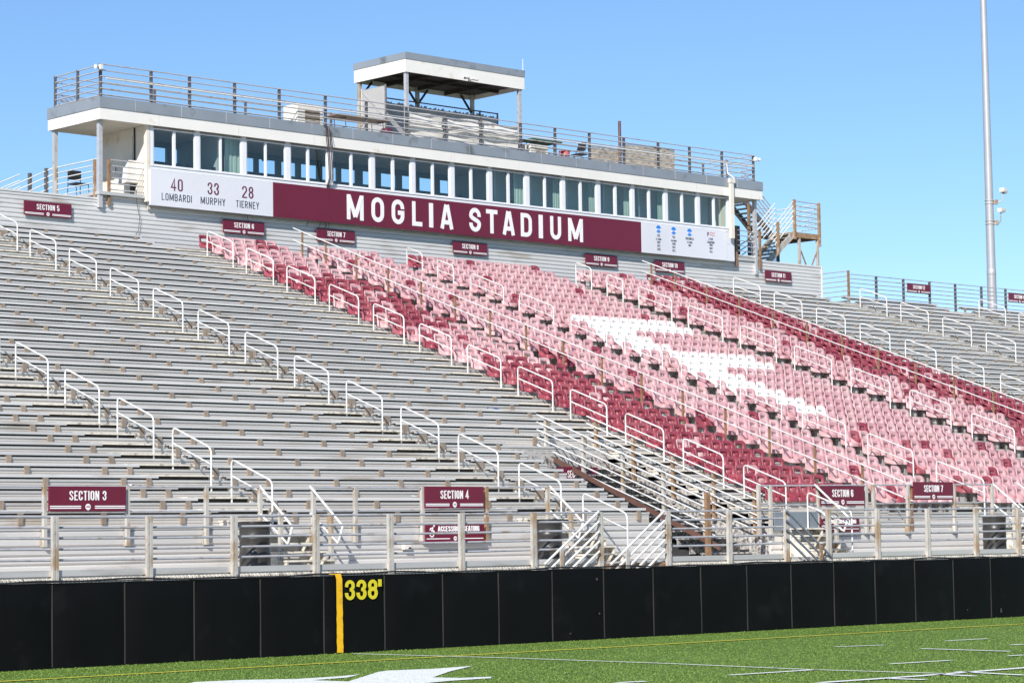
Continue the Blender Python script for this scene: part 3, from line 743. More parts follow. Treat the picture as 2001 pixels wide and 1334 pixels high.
# ------------------------------------------------------------------ U-shaped aisle handrails
def arcpts(p0,p1,p2,rad,n=5):
    p0,p1,p2=[np.array(p,float) for p in (p0,p1,p2)]
    a=(p0-p1)/np.linalg.norm(p0-p1); b=(p2-p1)/np.linalg.norm(p2-p1)
    s=p1+a*rad; e=p1+b*rad
    return [s*(1-t)**2+2*p1*t*(1-t)+e*t*t for t in np.linspace(0,1,n)]
KU={'A':[1.7+3.02*i for i in range(-1,13)],'B':[1.62+3.03*i for i in range(0,7)],'C':[1.82+3.0*i for i in range(-1,12)],'H':[35.12-3.025*i for i in range(0,8)],'I':[35.2-3.03*i for i in range(0,6)],'J':[35.1-3*i for i in range(0,4)],
    'E':[35.13,32.82,30.38]+[26.95-3.475*i for i in range(0,8)],'F':[35.2,32.88,30.57]+[27.09-3.49*i for i in range(0,7)]}
RN={'A':'in the third aisle from left','B':'in the second aisle from left','C':'in the aisle left of the chairs','E':'in the aisle left of the white seats','F':'in the aisle right of the white seats','H':'in the aisle at the right edge of the chairs','I':'in the first aisle beyond the chairs','J':'in the far right aisle'}
for a,ks in KU.items():
    x=AIS[a]; n_=0
    for k in sorted(ks):
        wide=a in('E','F'); ln=(2.32 if wide else 2.0)
        if wide and k>32: ln=1.16
        ku,kd=k,k-ln
        pu=(x,yb_(ku),zb_(ku)+0.69); pd=(x,yb_(kd),zb_(kd)+0.69)
        n_+=1
        if not (inframe(pu,25) or inframe(pd,25)): continue
        bu=(x,pu[1],zb_(ku)-TRD+0.0); bd=(x,pd[1],zb_(kd)-TRD+0.0)
        if kd<-1: bd=(x,pd[1],DECK)
        mb=MB(); pts=[bu]+arcpts(bu,pu,pd,0.13)+arcpts(pu,pd,bd,0.13)+[bd]
        t=Thing('handrail',f'white U-shaped handrail, {ORD[n_]} up, {RN[a]}','handrail',(x,pd[1],bd[2]),'white handrails in the aisles')
        mb.tube(pts,0.0195,8); t.part('loop',mb,M['white'])
        mb=MB(); mb.tube([(x,pu[1],pu[2]-0.33),(x,pd[1],pd[2]-0.33)],0.0175,6); t.part('mid_rail',mb,M['white'])
# ------------------------------------------------------------------ two long handrails through the chairs
for x,k0,lab in ((XD,-1.1,'long white two-bar handrail with brown posts down the middle of the left chairs'),(XG,8.0,'long white two-bar handrail with brown posts near the right edge of the chairs')):
    k1=36.2; t=Thing('long_handrail',lab,'handrail',(x,yb_(k0),zb_(k0)-0.3),'long handrails through the chairs')
    mb=MB(); mb.tube([(x,yb_(k1),zb_(k1)+0.835),(x,yb_(k0),zb_(k0)+0.835)],0.0195,8); t.part('top_rail',mb,M['white'])
    mb=MB(); mb.tube([(x,yb_(k1),zb_(k1)+0.45),(x,yb_(k0),zb_(k0)+0.45)],0.018,8); t.part('mid_rail',mb,M['white'])
    k=35.2
    ks=[35.6,33.8]
    k=31.5
    while k>k0: ks.append(k); k-=2.32
    for k in ks:
        mb=MB(); mb.box(x+0.025,x+0.075,yb_(k)-0.025,yb_(k)+0.025,zb_(k)-0.30,zb_(k)+0.82); t.part('post',mb,M['rustpost'])
# ------------------------------------------------------------------ stair opening between the left benches and the chairs
VB=8; yv=yb_(VB)-OFF; zv=zb_(VB)-TRD
t=Thing('stair_opening','sunken stair with many white rails and mesh walls cut into the lower rows','stairs',(42.5,YN0,DECK))
mb=MB(); mb.box(VX0,VX1,YN0+0.06,yv+0.02,DECK-0.04,DECK+0.01); t.part('floor',mb,M['gravel'])
mb=MB()
mb.box(VX0-0.0,VX1,yv+0.02,yv+0.06,DECK+0.01,zv-0.05); t.part('back_wall',mb,M['gravel'])
for xs_ in (VX0-0.03,VX1+0.03):
    mb=MB(); mb.prism([(YN0+0.03,DECK+0.01),(YN0+0.03,zb_(0)-0.42)]+[q for k in range(1,VB) for q in ((yb_(k)-OFF+0.02,zb_(k-1)-0.42),(yb_(k)-OFF+0.02,zb_(k)-0.42))]+[(yv,zb_(VB-1)-0.42),(yv,DECK+0.01)],0,xs_-0.015,xs_+0.015); t.part('side_wall',mb,M['gravel'])
mb=MB(); mb.prism([(YN0-0.1,zb_(-1)-0.68),(YN0-0.1,zb_(-1)-0.56),(yv,zv-0.25),(yv,zv-0.37)],0,42.32,42.37)
t.part('stringer',mb,M['polebrown'])
ns=13
for i in range(ns):
    f=(i+1)/(ns+1); z=DECK-0.05+(zv-0.30-DECK)*f; y=YN0-0.1+(yv-YN0+0.1)*f
    mb=MB(); mb.box(42.38,44.11,y-0.05,y+0.26,z-0.035,z); mb.box(42.38,44.11,y+0.2,y+0.22,z-0.036-0.0,z-0.2)
    t.part('tread',mb,M['gravel'])
for xr,lab in ((42.34,'left of two six-bar white rails sloping beside the sunken stair'),(44.07,'right of two six-bar white rails sloping beside the sunken stair')):
    ka,kb=7.7,-0.9
    r=Thing('stair_railing',lab,'railing',(xr,yb_(kb),DECK),'rails of the sunken stair')
    for i in range(6):
        d=0.55-0.185*i; mb=MB(); mb.tube([(xr,yb_(ka)+0.15,zb_(ka)+d+0.15*SLP),(xr,yb_(kb),zb_(kb)+d)],0.0185,7); r.part('rail',mb,M['white'])
    for i,k in enumerate([7.55,5.6,3.6,1.6,-0.35]):
        mb=MB(); mb.box(xr+0.025,xr+0.105,yb_(k)-0.035,yb_(k)+0.035,zb_(k)-0.56,zb_(k)+0.53); r.part('post',mb,M['rust'] if xr>43 else M['galv'])
mb=MB(); mb.box(X(1379,1000,38.6),X(1386,1000,38.6),38.56,38.64,DECK,Zz(1382,961,38.6))
solo('rusty_column',mb,M['rustpost'],'rusty column standing at the foot of the sunken stair','column',(X(1382,1000,38.6),38.6,DECK))

# ------------------------------------------------------------------ signs
def emblem(mb,cx,cz,r,y,mi_w,mi_m):
    disc(mb,cx,cz,r,y,0.005,20,mi_w); 
    mb.box(cx-r*0.8,cx+r*0.8,y-0.0065,y-0.004,cz-r*0.22,cz-r*0.10,mi_m); mb.box(cx-r*0.8,cx+r*0.8,y-0.0065,y-0.004,cz+r*0.30,cz+r*0.38,mi_m)
    for q in (-0.5,-0.17,0.17,0.5): mb.box(cx+r*q-r*0.07,cx+r*q+r*0.07,y-0.0068,y-0.004,cz-r*0.05,cz+r*0.25,mi_m)
    mb.prism([(cx-r*0.25,cz-r*0.92),(cx+r*0.25,cz-r*0.92),(cx,cz-r*1.3)],1,y-0.005,y,mi_w)
def section_sign(txt,x0,x1,z0,z1,y,label,group):
    t=Thing('section_sign',label,'sign',((x0+x1)/2,y,z0),group)
    mb=MB(); mb.bbox(x0,x1,y-0.03,y,z0,z1,0.004); t.part('panel',mb,M['maroon'])
    h=z1-z0; W=x1-x0; cx=(x0+x1)/2; yf=y-0.0305
    mb=MB(); text(mb,txt,cx,z0+h*0.44,h*0.38,yf,w=0.42,t=0.125,gap=0.13,space=0.28,width=W*(0.475 if len(txt)<10 else 0.52),align='c')
    t.part('lettering',mb,M['letter'])
    mb=MB()
    for zz in (0.20,0.125):
        mb.box(x0+W*0.015,cx-W*0.09,yf-0.003,yf,z0+h*zz-h*0.022,z0+h*zz+h*0.022); mb.box(cx+W*0.09,x1-W*0.015,yf-0.003,yf,z0+h*zz-h*0.022,z0+h*zz+h*0.022)
    t.part('stripe',mb,M['letter'])
    mb=MB(); emblem(mb,cx,z0+h*0.175,h*0.125,yf,0,1); t.part('emblem',mb,[M['letter'],M['maroon']])
    return t
for n,a,b in ((5,(46,391),(139,428)),(6,(435,429),(516,462)),(7,(618,445),(693,476)),(8,(884,470),(951.5,501)),(9,(1143,495),(1205.5,522)),(10,(1279,507),(1336.5,533.5)),(11,(1494,527),(1546,552.5))):
    section_sign(f'SECTION {n}',X(*a,64.5),X(*b,64.5),11.66,12.10,64.5,f'maroon SECTION {n} sign high on the ribbed back wall','signs on the back wall')
section_sign('SECTION 12',X(1772,553,64.5),X(1817,573,64.5),11.73,12.12,64.5,'maroon SECTION 12 sign on the open rail fence at upper right','signs on the back wall')
section_sign('SECTION 13',X(1970,571,64.5),X(1970,571,64.5)+1.6,11.70,12.12,64.5,'maroon SECTION 13 sign cut off by the right edge of the photo','signs on the back wall')
YG=38.47
def low(n,a,b,lab,wid=1.66,hh=0.47):
    x0=X(*a,YG-0.06); x1=X(*b,YG-0.06); z1=Zz(*a,YG-0.06); z0=Zz(*b,YG-0.06)
    return section_sign(n,x0,x1,z0,z1,YG-0.06,lab,'signs on the front guard rail')
low('SECTION 3',(93.5,949.5),(245,998),'maroon SECTION 3 sign on the front guard rail at lower left')
low('SECTION 4',(828,950),(944,992.5),'maroon SECTION 4 sign on the front guard rail above the accessible seating sign')
low('SECTION 6',(1601,949),(1688,987),'maroon SECTION 6 sign on the front guard rail, crossed by a white handrail')
low('SECTION 7',(1783,941),(1861,976),'maroon SECTION 7 sign on the front guard rail at lower right')
section_sign('SECTION 5',X(1086,930,43.2),X(1167,930,43.2),Zz(1126,950,43.2),Zz(1126,912,43.2),43.2,'maroon SECTION 5 sign half hidden behind the rails of the sunken stair',None)
def access(a,b,lab):
    y=YG-0.06; x0=X(*a,y); x1=X(*b,y); z1=Zz(*a,y); z0=Zz(*b,y); W=x1-x0; h=z1-z0; yf=y-0.0305
    t=Thing('accessible_sign',lab,'sign',((x0+x1)/2,y,z0),'accessible seating signs')
    mb=MB(); mb.bbox(x0,x1,y-0.03,y,z0,z1,0.004); t.part('panel',mb,M['maroon'])
    mb=MB(); text(mb,'ACCESSIBLE SEATING',x0+W*0.21,z0+h*0.56,h*0.27,yf,w=0.42,t=0.15,gap=0.09,space=0.3,width=W*0.70); t.part('lettering',mb,M['letter'])
    mb=MB(); cx=x0+W*0.11; cz=z0+h*0.52
    disc(mb,cx+W*0.035,cz+h*0.33,h*0.055,yf)
    fn=lambda a_,b_,d: (cx+a_*h,yf-d,cz+b_*h)
    ribbon(mb,arc(-0.01,-0.10,0.125,0.125,150,400,14),0.055,fn,0,0.004,0)
    ribbon(mb,[(0.07,0.26),(-0.01,0.08),(0.12,0.06),(0.15,-0.08)],0.075,fn,0,0.0052,0)
    ribbon(mb,[(0.05,0.22),(-0.09,0.20),(-0.14,0.10)],0.05,fn,0,0.0064,0)
    t.part('wheelchair_symbol',mb,M['letter'])
    mb=MB(); c=(x0+x1)/2
    mb.box(x0+W*0.02,c-W*0.09,yf-0.003,yf,z0+h*0.17,z0+h*0.215); mb.box(c+W*0.09,x1-W*0.02,yf-0.003,yf,z0+h*0.17,z0+h*0.215)
    t.part('stripe',mb,M['letter'])
    mb=MB(); emblem(mb,c,z0+h*0.20,h*0.11,yf,0,1); t.part('emblem',mb,[M['letter'],M['maroon']])
access((829,1021),(945,1058),'maroon accessible seating sign with wheelchair symbol, below the SECTION 4 sign')
access((1602,1010),(1678,1038),'maroon accessible seating sign with wheelchair symbol, below the SECTION 6 sign')

# ------------------------------------------------------------------ front guard rail of the first row
def zg(x): return 2.80+0.0075*max(0,x-33)*1.0
def guard(segs,lab):
    x0=segs[0]; t=Thing('guard_rail',lab,'railing',(x0,YG,1.6),'guard rails along the first row')
    for i,x in enumerate(segs):
        mb=MB(); mb.box(x-0.035,x+0.035,YG-0.035,YG+0.04,1.70,zg(x)); mb.box(x-0.06,x+0.06,YG+0.045,YG+0.055,1.70,1.9)
        t.part('post',mb,M['rust'] if abs(x-35.4)<0.25 else M['galv'])
    mb=MB()
    for a,b in zip(segs,segs[1:]): mb.tube([(a,YG,zg(a)-0.02),(b,YG,zg(b)-0.02)],0.022,6)
    t.part('top_rail',mb,M['pipe'])
    mb=MB()
    for a,b in zip(segs,segs[1:]): mb.tube([(a,YG+0.02,zg(a)-0.47),(b,YG+0.02,zg(b)-0.47)],0.019,6)
    t.part('lower_rail',mb,M['pipe'])
px=lambda u:X(u,950,YG)
guard([px(-150),px(-40),px(87),px(249),px(403),px(508)],'grey guard rail holding the SECTION 3 sign')
guard([px(612),px(694),px(825),px(950),px(1070)],'grey guard rail holding the SECTION 4 sign')
guard([px(1482),px(1502)+0.05,px(1598),px(1692)],'grey guard rail holding the SECTION 6 sign')
guard([px(1706),px(1773),px(1864),px(1938)],'grey guard rail holding the SECTION 7 sign')
# sloping hand rails of the short steps
def steprail(x,lab,sgn=1):
    t=Thing('step_rail',lab,'handrail',(x,YG-0.8,DECK),'sloping rails at the short steps')
    z=zg(x)
    mb=MB(); mb.tube([(x,YG,z),(x,YG-1.0,z-0.78),(x,YG-0.86,z-1.10)],0.025,7); t.part('top_rail',mb,M['white'])
    mb=MB(); mb.tube([(x,YG,z-0.52),(x,YG-0.86,z-1.12)],0.023,7); t.part('lower_rail',mb,M['white'])
    mb=MB(); mb.box(x-0.04,x+0.03,YG-0.68,YG-0.6,DECK,z-0.52); t.part('post',mb,M['galv'])
for u,l in ((508,'left white sloping rail of the short steps nearest the SECTION 3 sign'),(606,'right white sloping rail of the short steps nearest the SECTION 3 sign'),(1074,'white sloping rail of the short steps right of the SECTION 4 sign'),(1592,'white sloping rail crossing in front of the SECTION 6 sign'),(1940,'left white sloping rail near the right edge of the photo'),(1990,'rightmost white sloping rail at the edge of the photo')):
    steprail(px(u),l)

# ------------------------------------------------------------------ walkway railings
def railing(us,ytop,lab,rusty=(),nr=5,ends=(0,0)):
    P=[(X(u,v,YR),Zz(u,v,YR)) for u,v in us]
    t=Thing('walkway_railing',lab,'railing',(P[0][0],YR,DECK),'railings along the front walkway')
    for i,(x,z) in enumerate(P):
        mb=MB()
        mb.box(x-0.055,x-0.005,YR-0.09,YR-0.02,DECK-0.13,z-0.02); mb.box(x+0.005,x+0.06,YR-0.10,YR-0.03,DECK-0.13,z-0.02); mb.box(x-0.05,x+0.055,YR-0.045,YR-0.032,DECK-0.12,z-0.03)
        for q in range(5): mb.box(x-0.045,x-0.02,YR-0.097,YR-0.088,z-0.2*q-0.12,z-0.2*q-0.08)
        t.part('post',mb,M['rust'] if i in rusty else M['galv'])
    for j in range(nr):
        d=0.185*j+0.0
        mb=MB()
        for a,b in zip(P,P[1:]): mb.tube([(a[0]-(0.12 if a is P[0] else 0),YR+0.015,a[1]-d-0.03),(b[0]+(0.1 if b is P[-1] else 0),YR+0.015,b[1]-d-0.03)],0.023,7)
        t.part('rail',mb,M['pipe'])
    return t
railing([(-260,1004),(-90,1005),(103,1006),(287,1006),(453,1005),(613,1003),(758,1002),(897,1001),(1038,999),(1168,998)],0,'long grey five-bar railing along the left front walkway',rusty=())
railing([(1300,996),(1420,995),(1532,993)],0,'short grey five-bar railing between the two front stairs',rusty=())
railing([(1614,993),(1710,992),(1808,992),(1902,991),(1985,990),(2075,989)],0,'grey five-bar railing along the right front walkway',rusty=())
# small stairs leading down from the walkway
def downstair(x0,z0,x1,z1,y,lab,m,nb=5,px0=None):
    t=Thing('stair_rail',lab,'railing',(x0,y,DECK),'rails of the front stairs')
    s=(z1-z0)/(x1-x0)
    for j in range(nb):
        a=(x0,y,z0-0.205*j); zb=max(z1-0.205*j,0.55); xb=x0+(zb-a[2])/s
        mb=MB(); mb.tube([a,(xb,y,zb)],0.027,7); t.part('rail',mb,m)
    xm=x0+(x1-x0)*0.72; mb=MB(); mb.box(xm-0.04,xm+0.04,y-0.07,y-0.03,0.5,z0+s*(xm-x0)+0.0); t.part('post',mb,M['galv'] if m is M['white'] else M['rust'])
xa=X(1170,999,YR-0.12); downstair(xa,Zz(1170,999,YR-0.12),X(1064,1102,YR-0.12),Zz(1064,1102,YR-0.12),YR-0.12,'left of two white five-bar rails sloping down at the gap in the walkway railing',M['white'])
downstair(X(1298,998,YR-0.12),Zz(1298,998,YR-0.12),X(1193,1103,YR-0.12),Zz(1193,1103,YR-0.12),YR-0.12,'right of two white five-bar rails sloping down at the gap in the walkway railing',M['white'])
downstair(X(1536,997,YR-0.14),Zz(1536,997,YR-0.14),X(1626,1088,YR-0.14),Zz(1626,1088,YR-0.14),YR-0.14,'shaded dark grey four-bar rail sloping down to the right beside a rusty post',M['bluegrey'],4)  # shaded side of these rails is put into their dark colour
mb=MB(); mb.box(38.7-2.0,38.72,YR-0.04,YR+0.0,DECK-0.14,DECK-0.03); solo('deck_edge_beam',mb,M['rust'],'rusty edge beam of the walkway at the gap in the railing','beam',(37.7,YR,DECK-0.14))
for u,v,lab in ((1500,1005,0),):
    x0=X(1512,1020,YN0-0.05); x1=X(1602,1020,YN0-0.05)
    mb=MB(); mb.box(x0,x1,YN0-0.09,YN0-0.04,Zz(1540,1036,YN0),Zz(1540,1000,YN0)); mb.box((x0+x1)/2-0.015,(x0+x1)/2+0.015,YN0-0.096,YN0-0.088,Zz(1540,1036,YN0)+0.01,Zz(1540,1000,YN0)-0.01)
    solo('blue_grey_panel',mb,M['bluegrey'],'blue grey double panel fixed to the front wall left of the SECTION 6 sign','panel',((x0+x1)/2,YN0-0.05,1.6))
# black drums on the walkway
def drum(u,lab):
    y=YR+0.72; x=X(u,1060,y); r=0.29; z=DECK
    t=Thing('drum',lab,'drum',(x,y,z),'black drums on the walkway')
    prof=[(0.0,z+0.0),(r,z),(r+0.012,z+0.01),(r,z+0.03)]
    for q in (0.29,0.58): prof+=[(r-0.004,z+q-0.03),(r+0.014,z+q),(r-0.004,z+q+0.03)]
    prof+=[(r,z+0.85),(r+0.014,z+0.865),(r+0.014,z+0.885),(r-0.015,z+0.885),(r-0.02,z+0.3),(0,z+0.3)]
    mb=MB(); mb.lathe(prof,x,y); t.part('body',mb,M['drum'])
    mb=MB(); mb.lathe([(r+0.005,z+0.875),(r+0.022,z+0.88),(r+0.022,z+0.898),(r-0.01,z+0.902),(r-0.02,z+0.88)],x,y); t.part('rim',mb,M['drum'])
drum(498,'black steel drum behind the walkway railing right of the SECTION 3 sign')
drum(1072,'black steel drum behind the walkway railing at the gap for the front stairs')
drum(1944,'black steel drum behind the walkway railing below the SECTION 7 sign')
# small box on the front wall
y=YN0-0.12; x=X(797,1068,y); z=Zz(797,1073,y)
t=Thing('wall_box','small pale electrical box on the front wall left of the accessible seating sign','electrical box',(x,y,z))
mb=MB(); mb.bbox(x-0.09,x+0.09,y,y+0.1,z,z+0.13,0.01); t.part('case',mb,M['ac']); mb=MB(); mb.box(x+0.02,x+0.07,y-0.012,y-0.001,z+0.01,z+0.045); t.part('socket',mb,M['black'])
# small clutter left on the benches
for k_,u_,lab in ((1,810,'crumpled white paper lying on the second bench row left of the SECTION 4 sign'),(2,264,'scrap of white paper lying on the third bench row above the SECTION 3 sign'),(11,965,'crumpled blue wrapper lying on an upper bench, left of the sunken stair')):
    yy=yb_(k_)+0.1; zz=zb_(k_)+0.056; a_=[X(u_,v_,yy) for v_ in (900,)][0]; rr=random.Random(k_); mb=MB()
    vs=[(a_+0.11*(i%4-1.5)+rr.uniform(-.03,.03),yy+0.06*(i//4-1)+rr.uniform(-.02,.02),zz+rr.uniform(0.004,0.06)) for i in range(12)]
    mb.add(vs,[(i,i+1,i+5,i+4) for i in (0,1,2,4,5,6)]); solo('paper_scrap',mb,M['letter'] if k_<5 else M['blue'],lab,'paper scrap',(a_,yy,zz),'scraps on the benches')

# ------------------------------------------------------------------ ribbed back wall
ZT=12.41
t=Thing('back_wall','ribbed grey metal wall behind the top row with maroon section signs on it','wall',(44,WALLY,10.8))
def wallseg(x0,x1,zt):
    mb=MB(); mb.prism_x(ribs(10.75,zt-0.06,WALLY,0.137,0.034),x0,x1); mb.box(x0,x1,WALLY-0.045,WALLY+0.08,zt-0.058,zt)
    t.part('ribbed_panel',mb,M['backwall'])
wallseg(XL,43.30,ZT); wallseg(43.302,44.93,12.62); wallseg(44.932,72.30,12.36); wallseg(72.302,73.80,12.62); wallseg(73.802,77.52,12.48)
mb=MB(); mb.box(77.52,77.58,WALLY-0.06,WALLY+0.1,10.75,12.49); t.part('corner_trim',mb,M['white'])

# ------------------------------------------------------------------ press box
BX0,BX1=44.78,71.72; YB=64.35; YBK=67.0
ZW0,ZW1=13.61,14.75
pb=Thing('press_box','long cream press box with a row of windows on top of the stand','press box',(58,YB,12.3))
# fascia ring and roof
RX0,RX1,RY0,RY1=42.83,73.62,64.2,67.13
def ring(z0,z1,o,m,name):
    mb=MB(); q=0.06
    mb.box(RX0-o,RX1+o,RY0-o,RY0-o+q,z0,z1); mb.box(RX0-o,RX1+o,RY1+o-q,RY1+o,z0,z1)
    mb.box(RX0-o,RX0-o+q,RY0-o+q,RY1+o-q,z0,z1); mb.box(RX1+o-q,RX1+o,RY0-o+q,RY1+o-q,z0,z1)
    return pb.part(name,mb,m)
ring(14.80,15.155,0.0,M['fascia_white'],'white_fascia'); ring(15.158,15.51,0.022,M['fascia_grey'],'grey_fascia')
mb=MB()
for i in range(0,18):
    x=RX0+1.3+i*1.75; mb.box(x-0.006,x+0.006,RY0-0.026,RY0-0.022,15.16,15.508)
for i in range(0,10):
    x=RX0+2.2+i*3.1; mb.box(x-0.005,x+0.005,RY0-0.004,RY0,14.80,15.15)
pb.part('fascia_joint',mb,M['siding'])
mb=MB(); mb.box(RX0+0.06,RX1-0.06,RY0+0.06,RY1-0.06,15.38,15.44); pb.part('roof_deck',mb,M['alu_deck'])
mb=MB(); mb.box(RX0+0.06,RX1-0.06,RY0+0.06,RY1-0.06,14.84,14.88); pb.part('soffit',mb,M['soffit'])
# floor, back wall with openings, end walls, partitions
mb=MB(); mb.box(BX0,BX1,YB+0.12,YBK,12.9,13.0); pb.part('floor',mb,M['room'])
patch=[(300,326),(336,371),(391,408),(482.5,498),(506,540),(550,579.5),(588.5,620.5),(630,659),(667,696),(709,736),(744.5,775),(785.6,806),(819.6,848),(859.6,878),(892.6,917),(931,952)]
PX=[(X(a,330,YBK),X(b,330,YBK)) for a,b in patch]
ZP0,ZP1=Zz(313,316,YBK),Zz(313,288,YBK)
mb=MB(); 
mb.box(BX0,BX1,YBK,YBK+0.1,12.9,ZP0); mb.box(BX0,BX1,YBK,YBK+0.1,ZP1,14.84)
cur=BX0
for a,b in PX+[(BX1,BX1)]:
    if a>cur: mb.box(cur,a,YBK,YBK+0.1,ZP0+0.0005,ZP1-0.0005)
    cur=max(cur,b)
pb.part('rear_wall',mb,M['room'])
mb=MB()
mb.box(BX0-0.02,BX0+0.08,YB+0.16,YBK-0.001,12.45,14.838); pb.part('end_wall',mb,M['cream_wall'])
mb=MB(); mb.box(BX1-0.05,BX1+0.2,YB+0.16,YBK-0.001,12.45,14.838); pb.part('end_wall',mb,M['cream_wall'])
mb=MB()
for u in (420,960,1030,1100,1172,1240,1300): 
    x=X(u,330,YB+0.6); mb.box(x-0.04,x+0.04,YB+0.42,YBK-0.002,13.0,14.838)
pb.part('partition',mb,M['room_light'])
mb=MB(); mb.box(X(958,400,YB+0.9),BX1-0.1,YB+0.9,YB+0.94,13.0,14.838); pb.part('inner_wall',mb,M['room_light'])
mb=MB()
for u0,u1 in ((439,470),(1003,1023),(1080,1094),(1150,1163),(1218,1230),(1284,1294),(1408,1418)):
    x0=X(u0,350,YB+0.35); x1=X(u1,350,YB+0.35); n=7
    for i in range(n):
        a=x0+(x1-x0)*i/n; mb.box(a,a+(x1-x0)/n*0.98,YB+0.33+0.02*(i%2),YB+0.36+0.02*(i%2),13.5,14.835)
pb.part('curtain',mb,M['curtain'])
mb=MB(); mb.box(BX0+0.2,BX1-0.2,YB+0.3,YB+0.8,13.52,13.56); pb.part('counter',mb,M['room'])
mb=MB()
rq=random.Random(5)
for i in range(16):
    x=45.6+i*1.0+rq.uniform(-.2,.2); mb.box(x-0.14,x+0.14,YB+0.5,YB+0.53,13.565,13.565+rq.uniform(0.1,0.26)); mb.box(x-0.05,x+0.05,YB+0.48,YB+0.56,13.562,13.60)
for u,v in ((517,310),(625,283),(699,290)):
    x=X(u,v,YB+1.2); z=Zz(u,v,YB+1.2); mb.lathe([(0.0,z-0.1),(0.09,z-0.08),(0.11,z+0.06),(0.0,z+0.1)],x,YB+1.2,10)
pb.part('desk_gear',mb,M['black'])
# window band
WIN=[(300.1,338.3,342.8,380.6),(391,429.6,433,471),(482,517.7,521,557),(568,600,604,638.6),(650.6,684.4,688.3,722.5),(732.4,765.4,770,801.7),(811.3,843.4,847.3,877.8),(887.7,918.3,922.2,952.2),(961.2,990.9,994.8,1024.2),(1033.8,1062.2,1065.8,1095.2),(1103.6,1131.5,1135.4,1163.6),(1172,1199,1203.4,1231),(1238.5,1264.9,1268.8,1295.5),(1303.3,1329.4,1333,1358.5),(1366,1391.5,1394.8,1419.3)]
WX=[tuple(X(u,330,YB) for u in q) for q in WIN]
prev=BX0
for q in WX:
    mb=MB(); mb.box(prev,q[0]-0.025,YB-0.02,YB+0.10,13.47,14.838); pb.part('mullion',mb,M['frame']); prev=q[3]+0.025
mb=MB(); mb.box(prev,BX1+0.2,YB-0.02,YB+0.15,12.4,14.838); pb.part('mullion',mb,M['frame'])
mb=MB(); mb.box(BX0,BX1,YB+0.0,YB+0.12,12.3,13.469); pb.part('wall',mb,M['frame'])
mb=MB(); mb.box(BX0,BX1,YB-0.03,YB+0.10,13.435,13.55); mb.box(BX0,BX1,YB-0.055,YB-0.031,13.535,13.555); pb.part('sill',mb,M['frame'])
for q in WX:
    f=MB(); z0,z1=13.552,14.75; d0,d1=YB-0.005,YB+0.06; e=0.03
    f.box(q[0]-0.024,q[0]+e*0.4,d0,d1,z0,z1); f.box(q[3]-e*0.4,q[3]+0.024,d0,d1,z0,z1)
    f.box(q[1],q[2],d0-0.012,d1,z0+0.001,z1-0.001); f.box(q[0]+e*0.41,q[3]-e*0.41,d0+0.002,d1,z0+0.001,z0+0.055)
    f.box(q[0]+e*0.41,q[1]-0.001,d0+0.002,d1,z1-0.04,z1-0.001); f.box(q[2]+0.001,q[3]-e*0.41,d0+0.002,d1,z1-0.04,z1-0.001)
    fo=pb.part('window',f,M['frame'])
    g=MB(); g.box(q[0]+e*0.42,q[1]-0.002,YB+0.03,YB+0.034,z0+0.056,z1-0.041); g.box(q[2]+0.002,q[3]-e*0.42,YB+0.03,YB+0.034,z0+0.056,z1-0.041)
    pb.part('pane',g,M['glass'],fo)
# box left corner post, porch posts, side door
mb=MB(); mb.box(BX0-0.14,BX0-0.022,YB-0.03,YB+0.12,12.4,14.838); pb.part('corner_post',mb,M['cream_wall'])
for (x,y,z0) in ((43.02,64.5,12.1),(42.98,66.95,10.5)):
    mb=MB(); mb.box(x-0.065,x+0.065,y-0.06,y+0.07,z0,14.838); pb.part('porch_post',mb,M['pipe'])
mb=MB(); mb.box(73.45,73.58,64.48,64.60,11.9,14.838); pb.part('porch_post',mb,M['pipe'])
mb=MB(); mb.box(BX0-0.05,BX0-0.021,YB+0.9,YB+1.9,12.7,14.55); do=pb.part('door',mb,M['cream_wall']); mb=MB(); mb.tube([(BX0-0.09,YB+1.75,13.5),(BX0-0.09,YB+1.75,13.7)],0.012,6); pb.part('handle',mb,M['black'],do)
mb=MB(); mb.box(BX0-0.06,BX0-0.021,YB+0.75,YB+0.80,12.8,14.83); pb.part('conduit',mb,M['cable'])
mb=MB(); mb.box(RX0+0.1,BX0-0.15,YB+0.05,YBK,12.50,12.60); pb.part('porch_floor',mb,M['alu_deck'])
mb=MB(); mb.box(BX1+0.2,RX1,YB+0.15,YBK+1.2,12.40,12.50); pb.part('porch_floor',mb,M['alu_deck'])

# ------------------------------------------------------------------ banners on the press box
YBN=64.29
def bz(x): return 0.0
b1=Thing('honour_banner','white banner with three maroon numbers over names at the left end of the press box','banner',(47.3,YBN,12.33))
xa=X(293,350,YBN); xb=X(533,380,YBN); xc=X(1252.5,460,YBN); xd=X(1420,480,YBN)
ZB0,ZB1=12.29,13.42
mb=MB(); mb.bbox(xa,xb-0.004,YBN-0.02,YBN+0.04,ZB0,ZB1,0.005); b1.part('sheet',mb,M['banner_white'])
yf=YBN-0.0205
mb=MB(); m2=MB()
for num,nm,(u0,v),(un0,un1),(w0,w1) in (('40','LOMBARDI',(0,0),(334,357),(316,374.5)),('33','MURPHY',(0,0),(405.5,427.5),(392,440)),('28','TIERNEY',(0,0),(473,495),(461,506))):
    c=(X(un0,370,yf)+X(un1,370,yf))/2; text(mb,num,c,12.81,0.385,yf,w=0.40,t=0.105,gap=0.13,width=X(un1,370,yf)-X(un0,370,yf),align='c')
    m2=MB(); c=(X(w0,390,yf)+X(w1,390,yf))/2; text(m2,nm,c,12.485,0.225,yf,w=0.46,t=0.105,gap=0.17,width=X(w1,390,yf)-X(w0,390,yf),align='c'); b1.part('lettering',m2,M['ink'])
b1.part('number',mb,M['ink_maroon'])
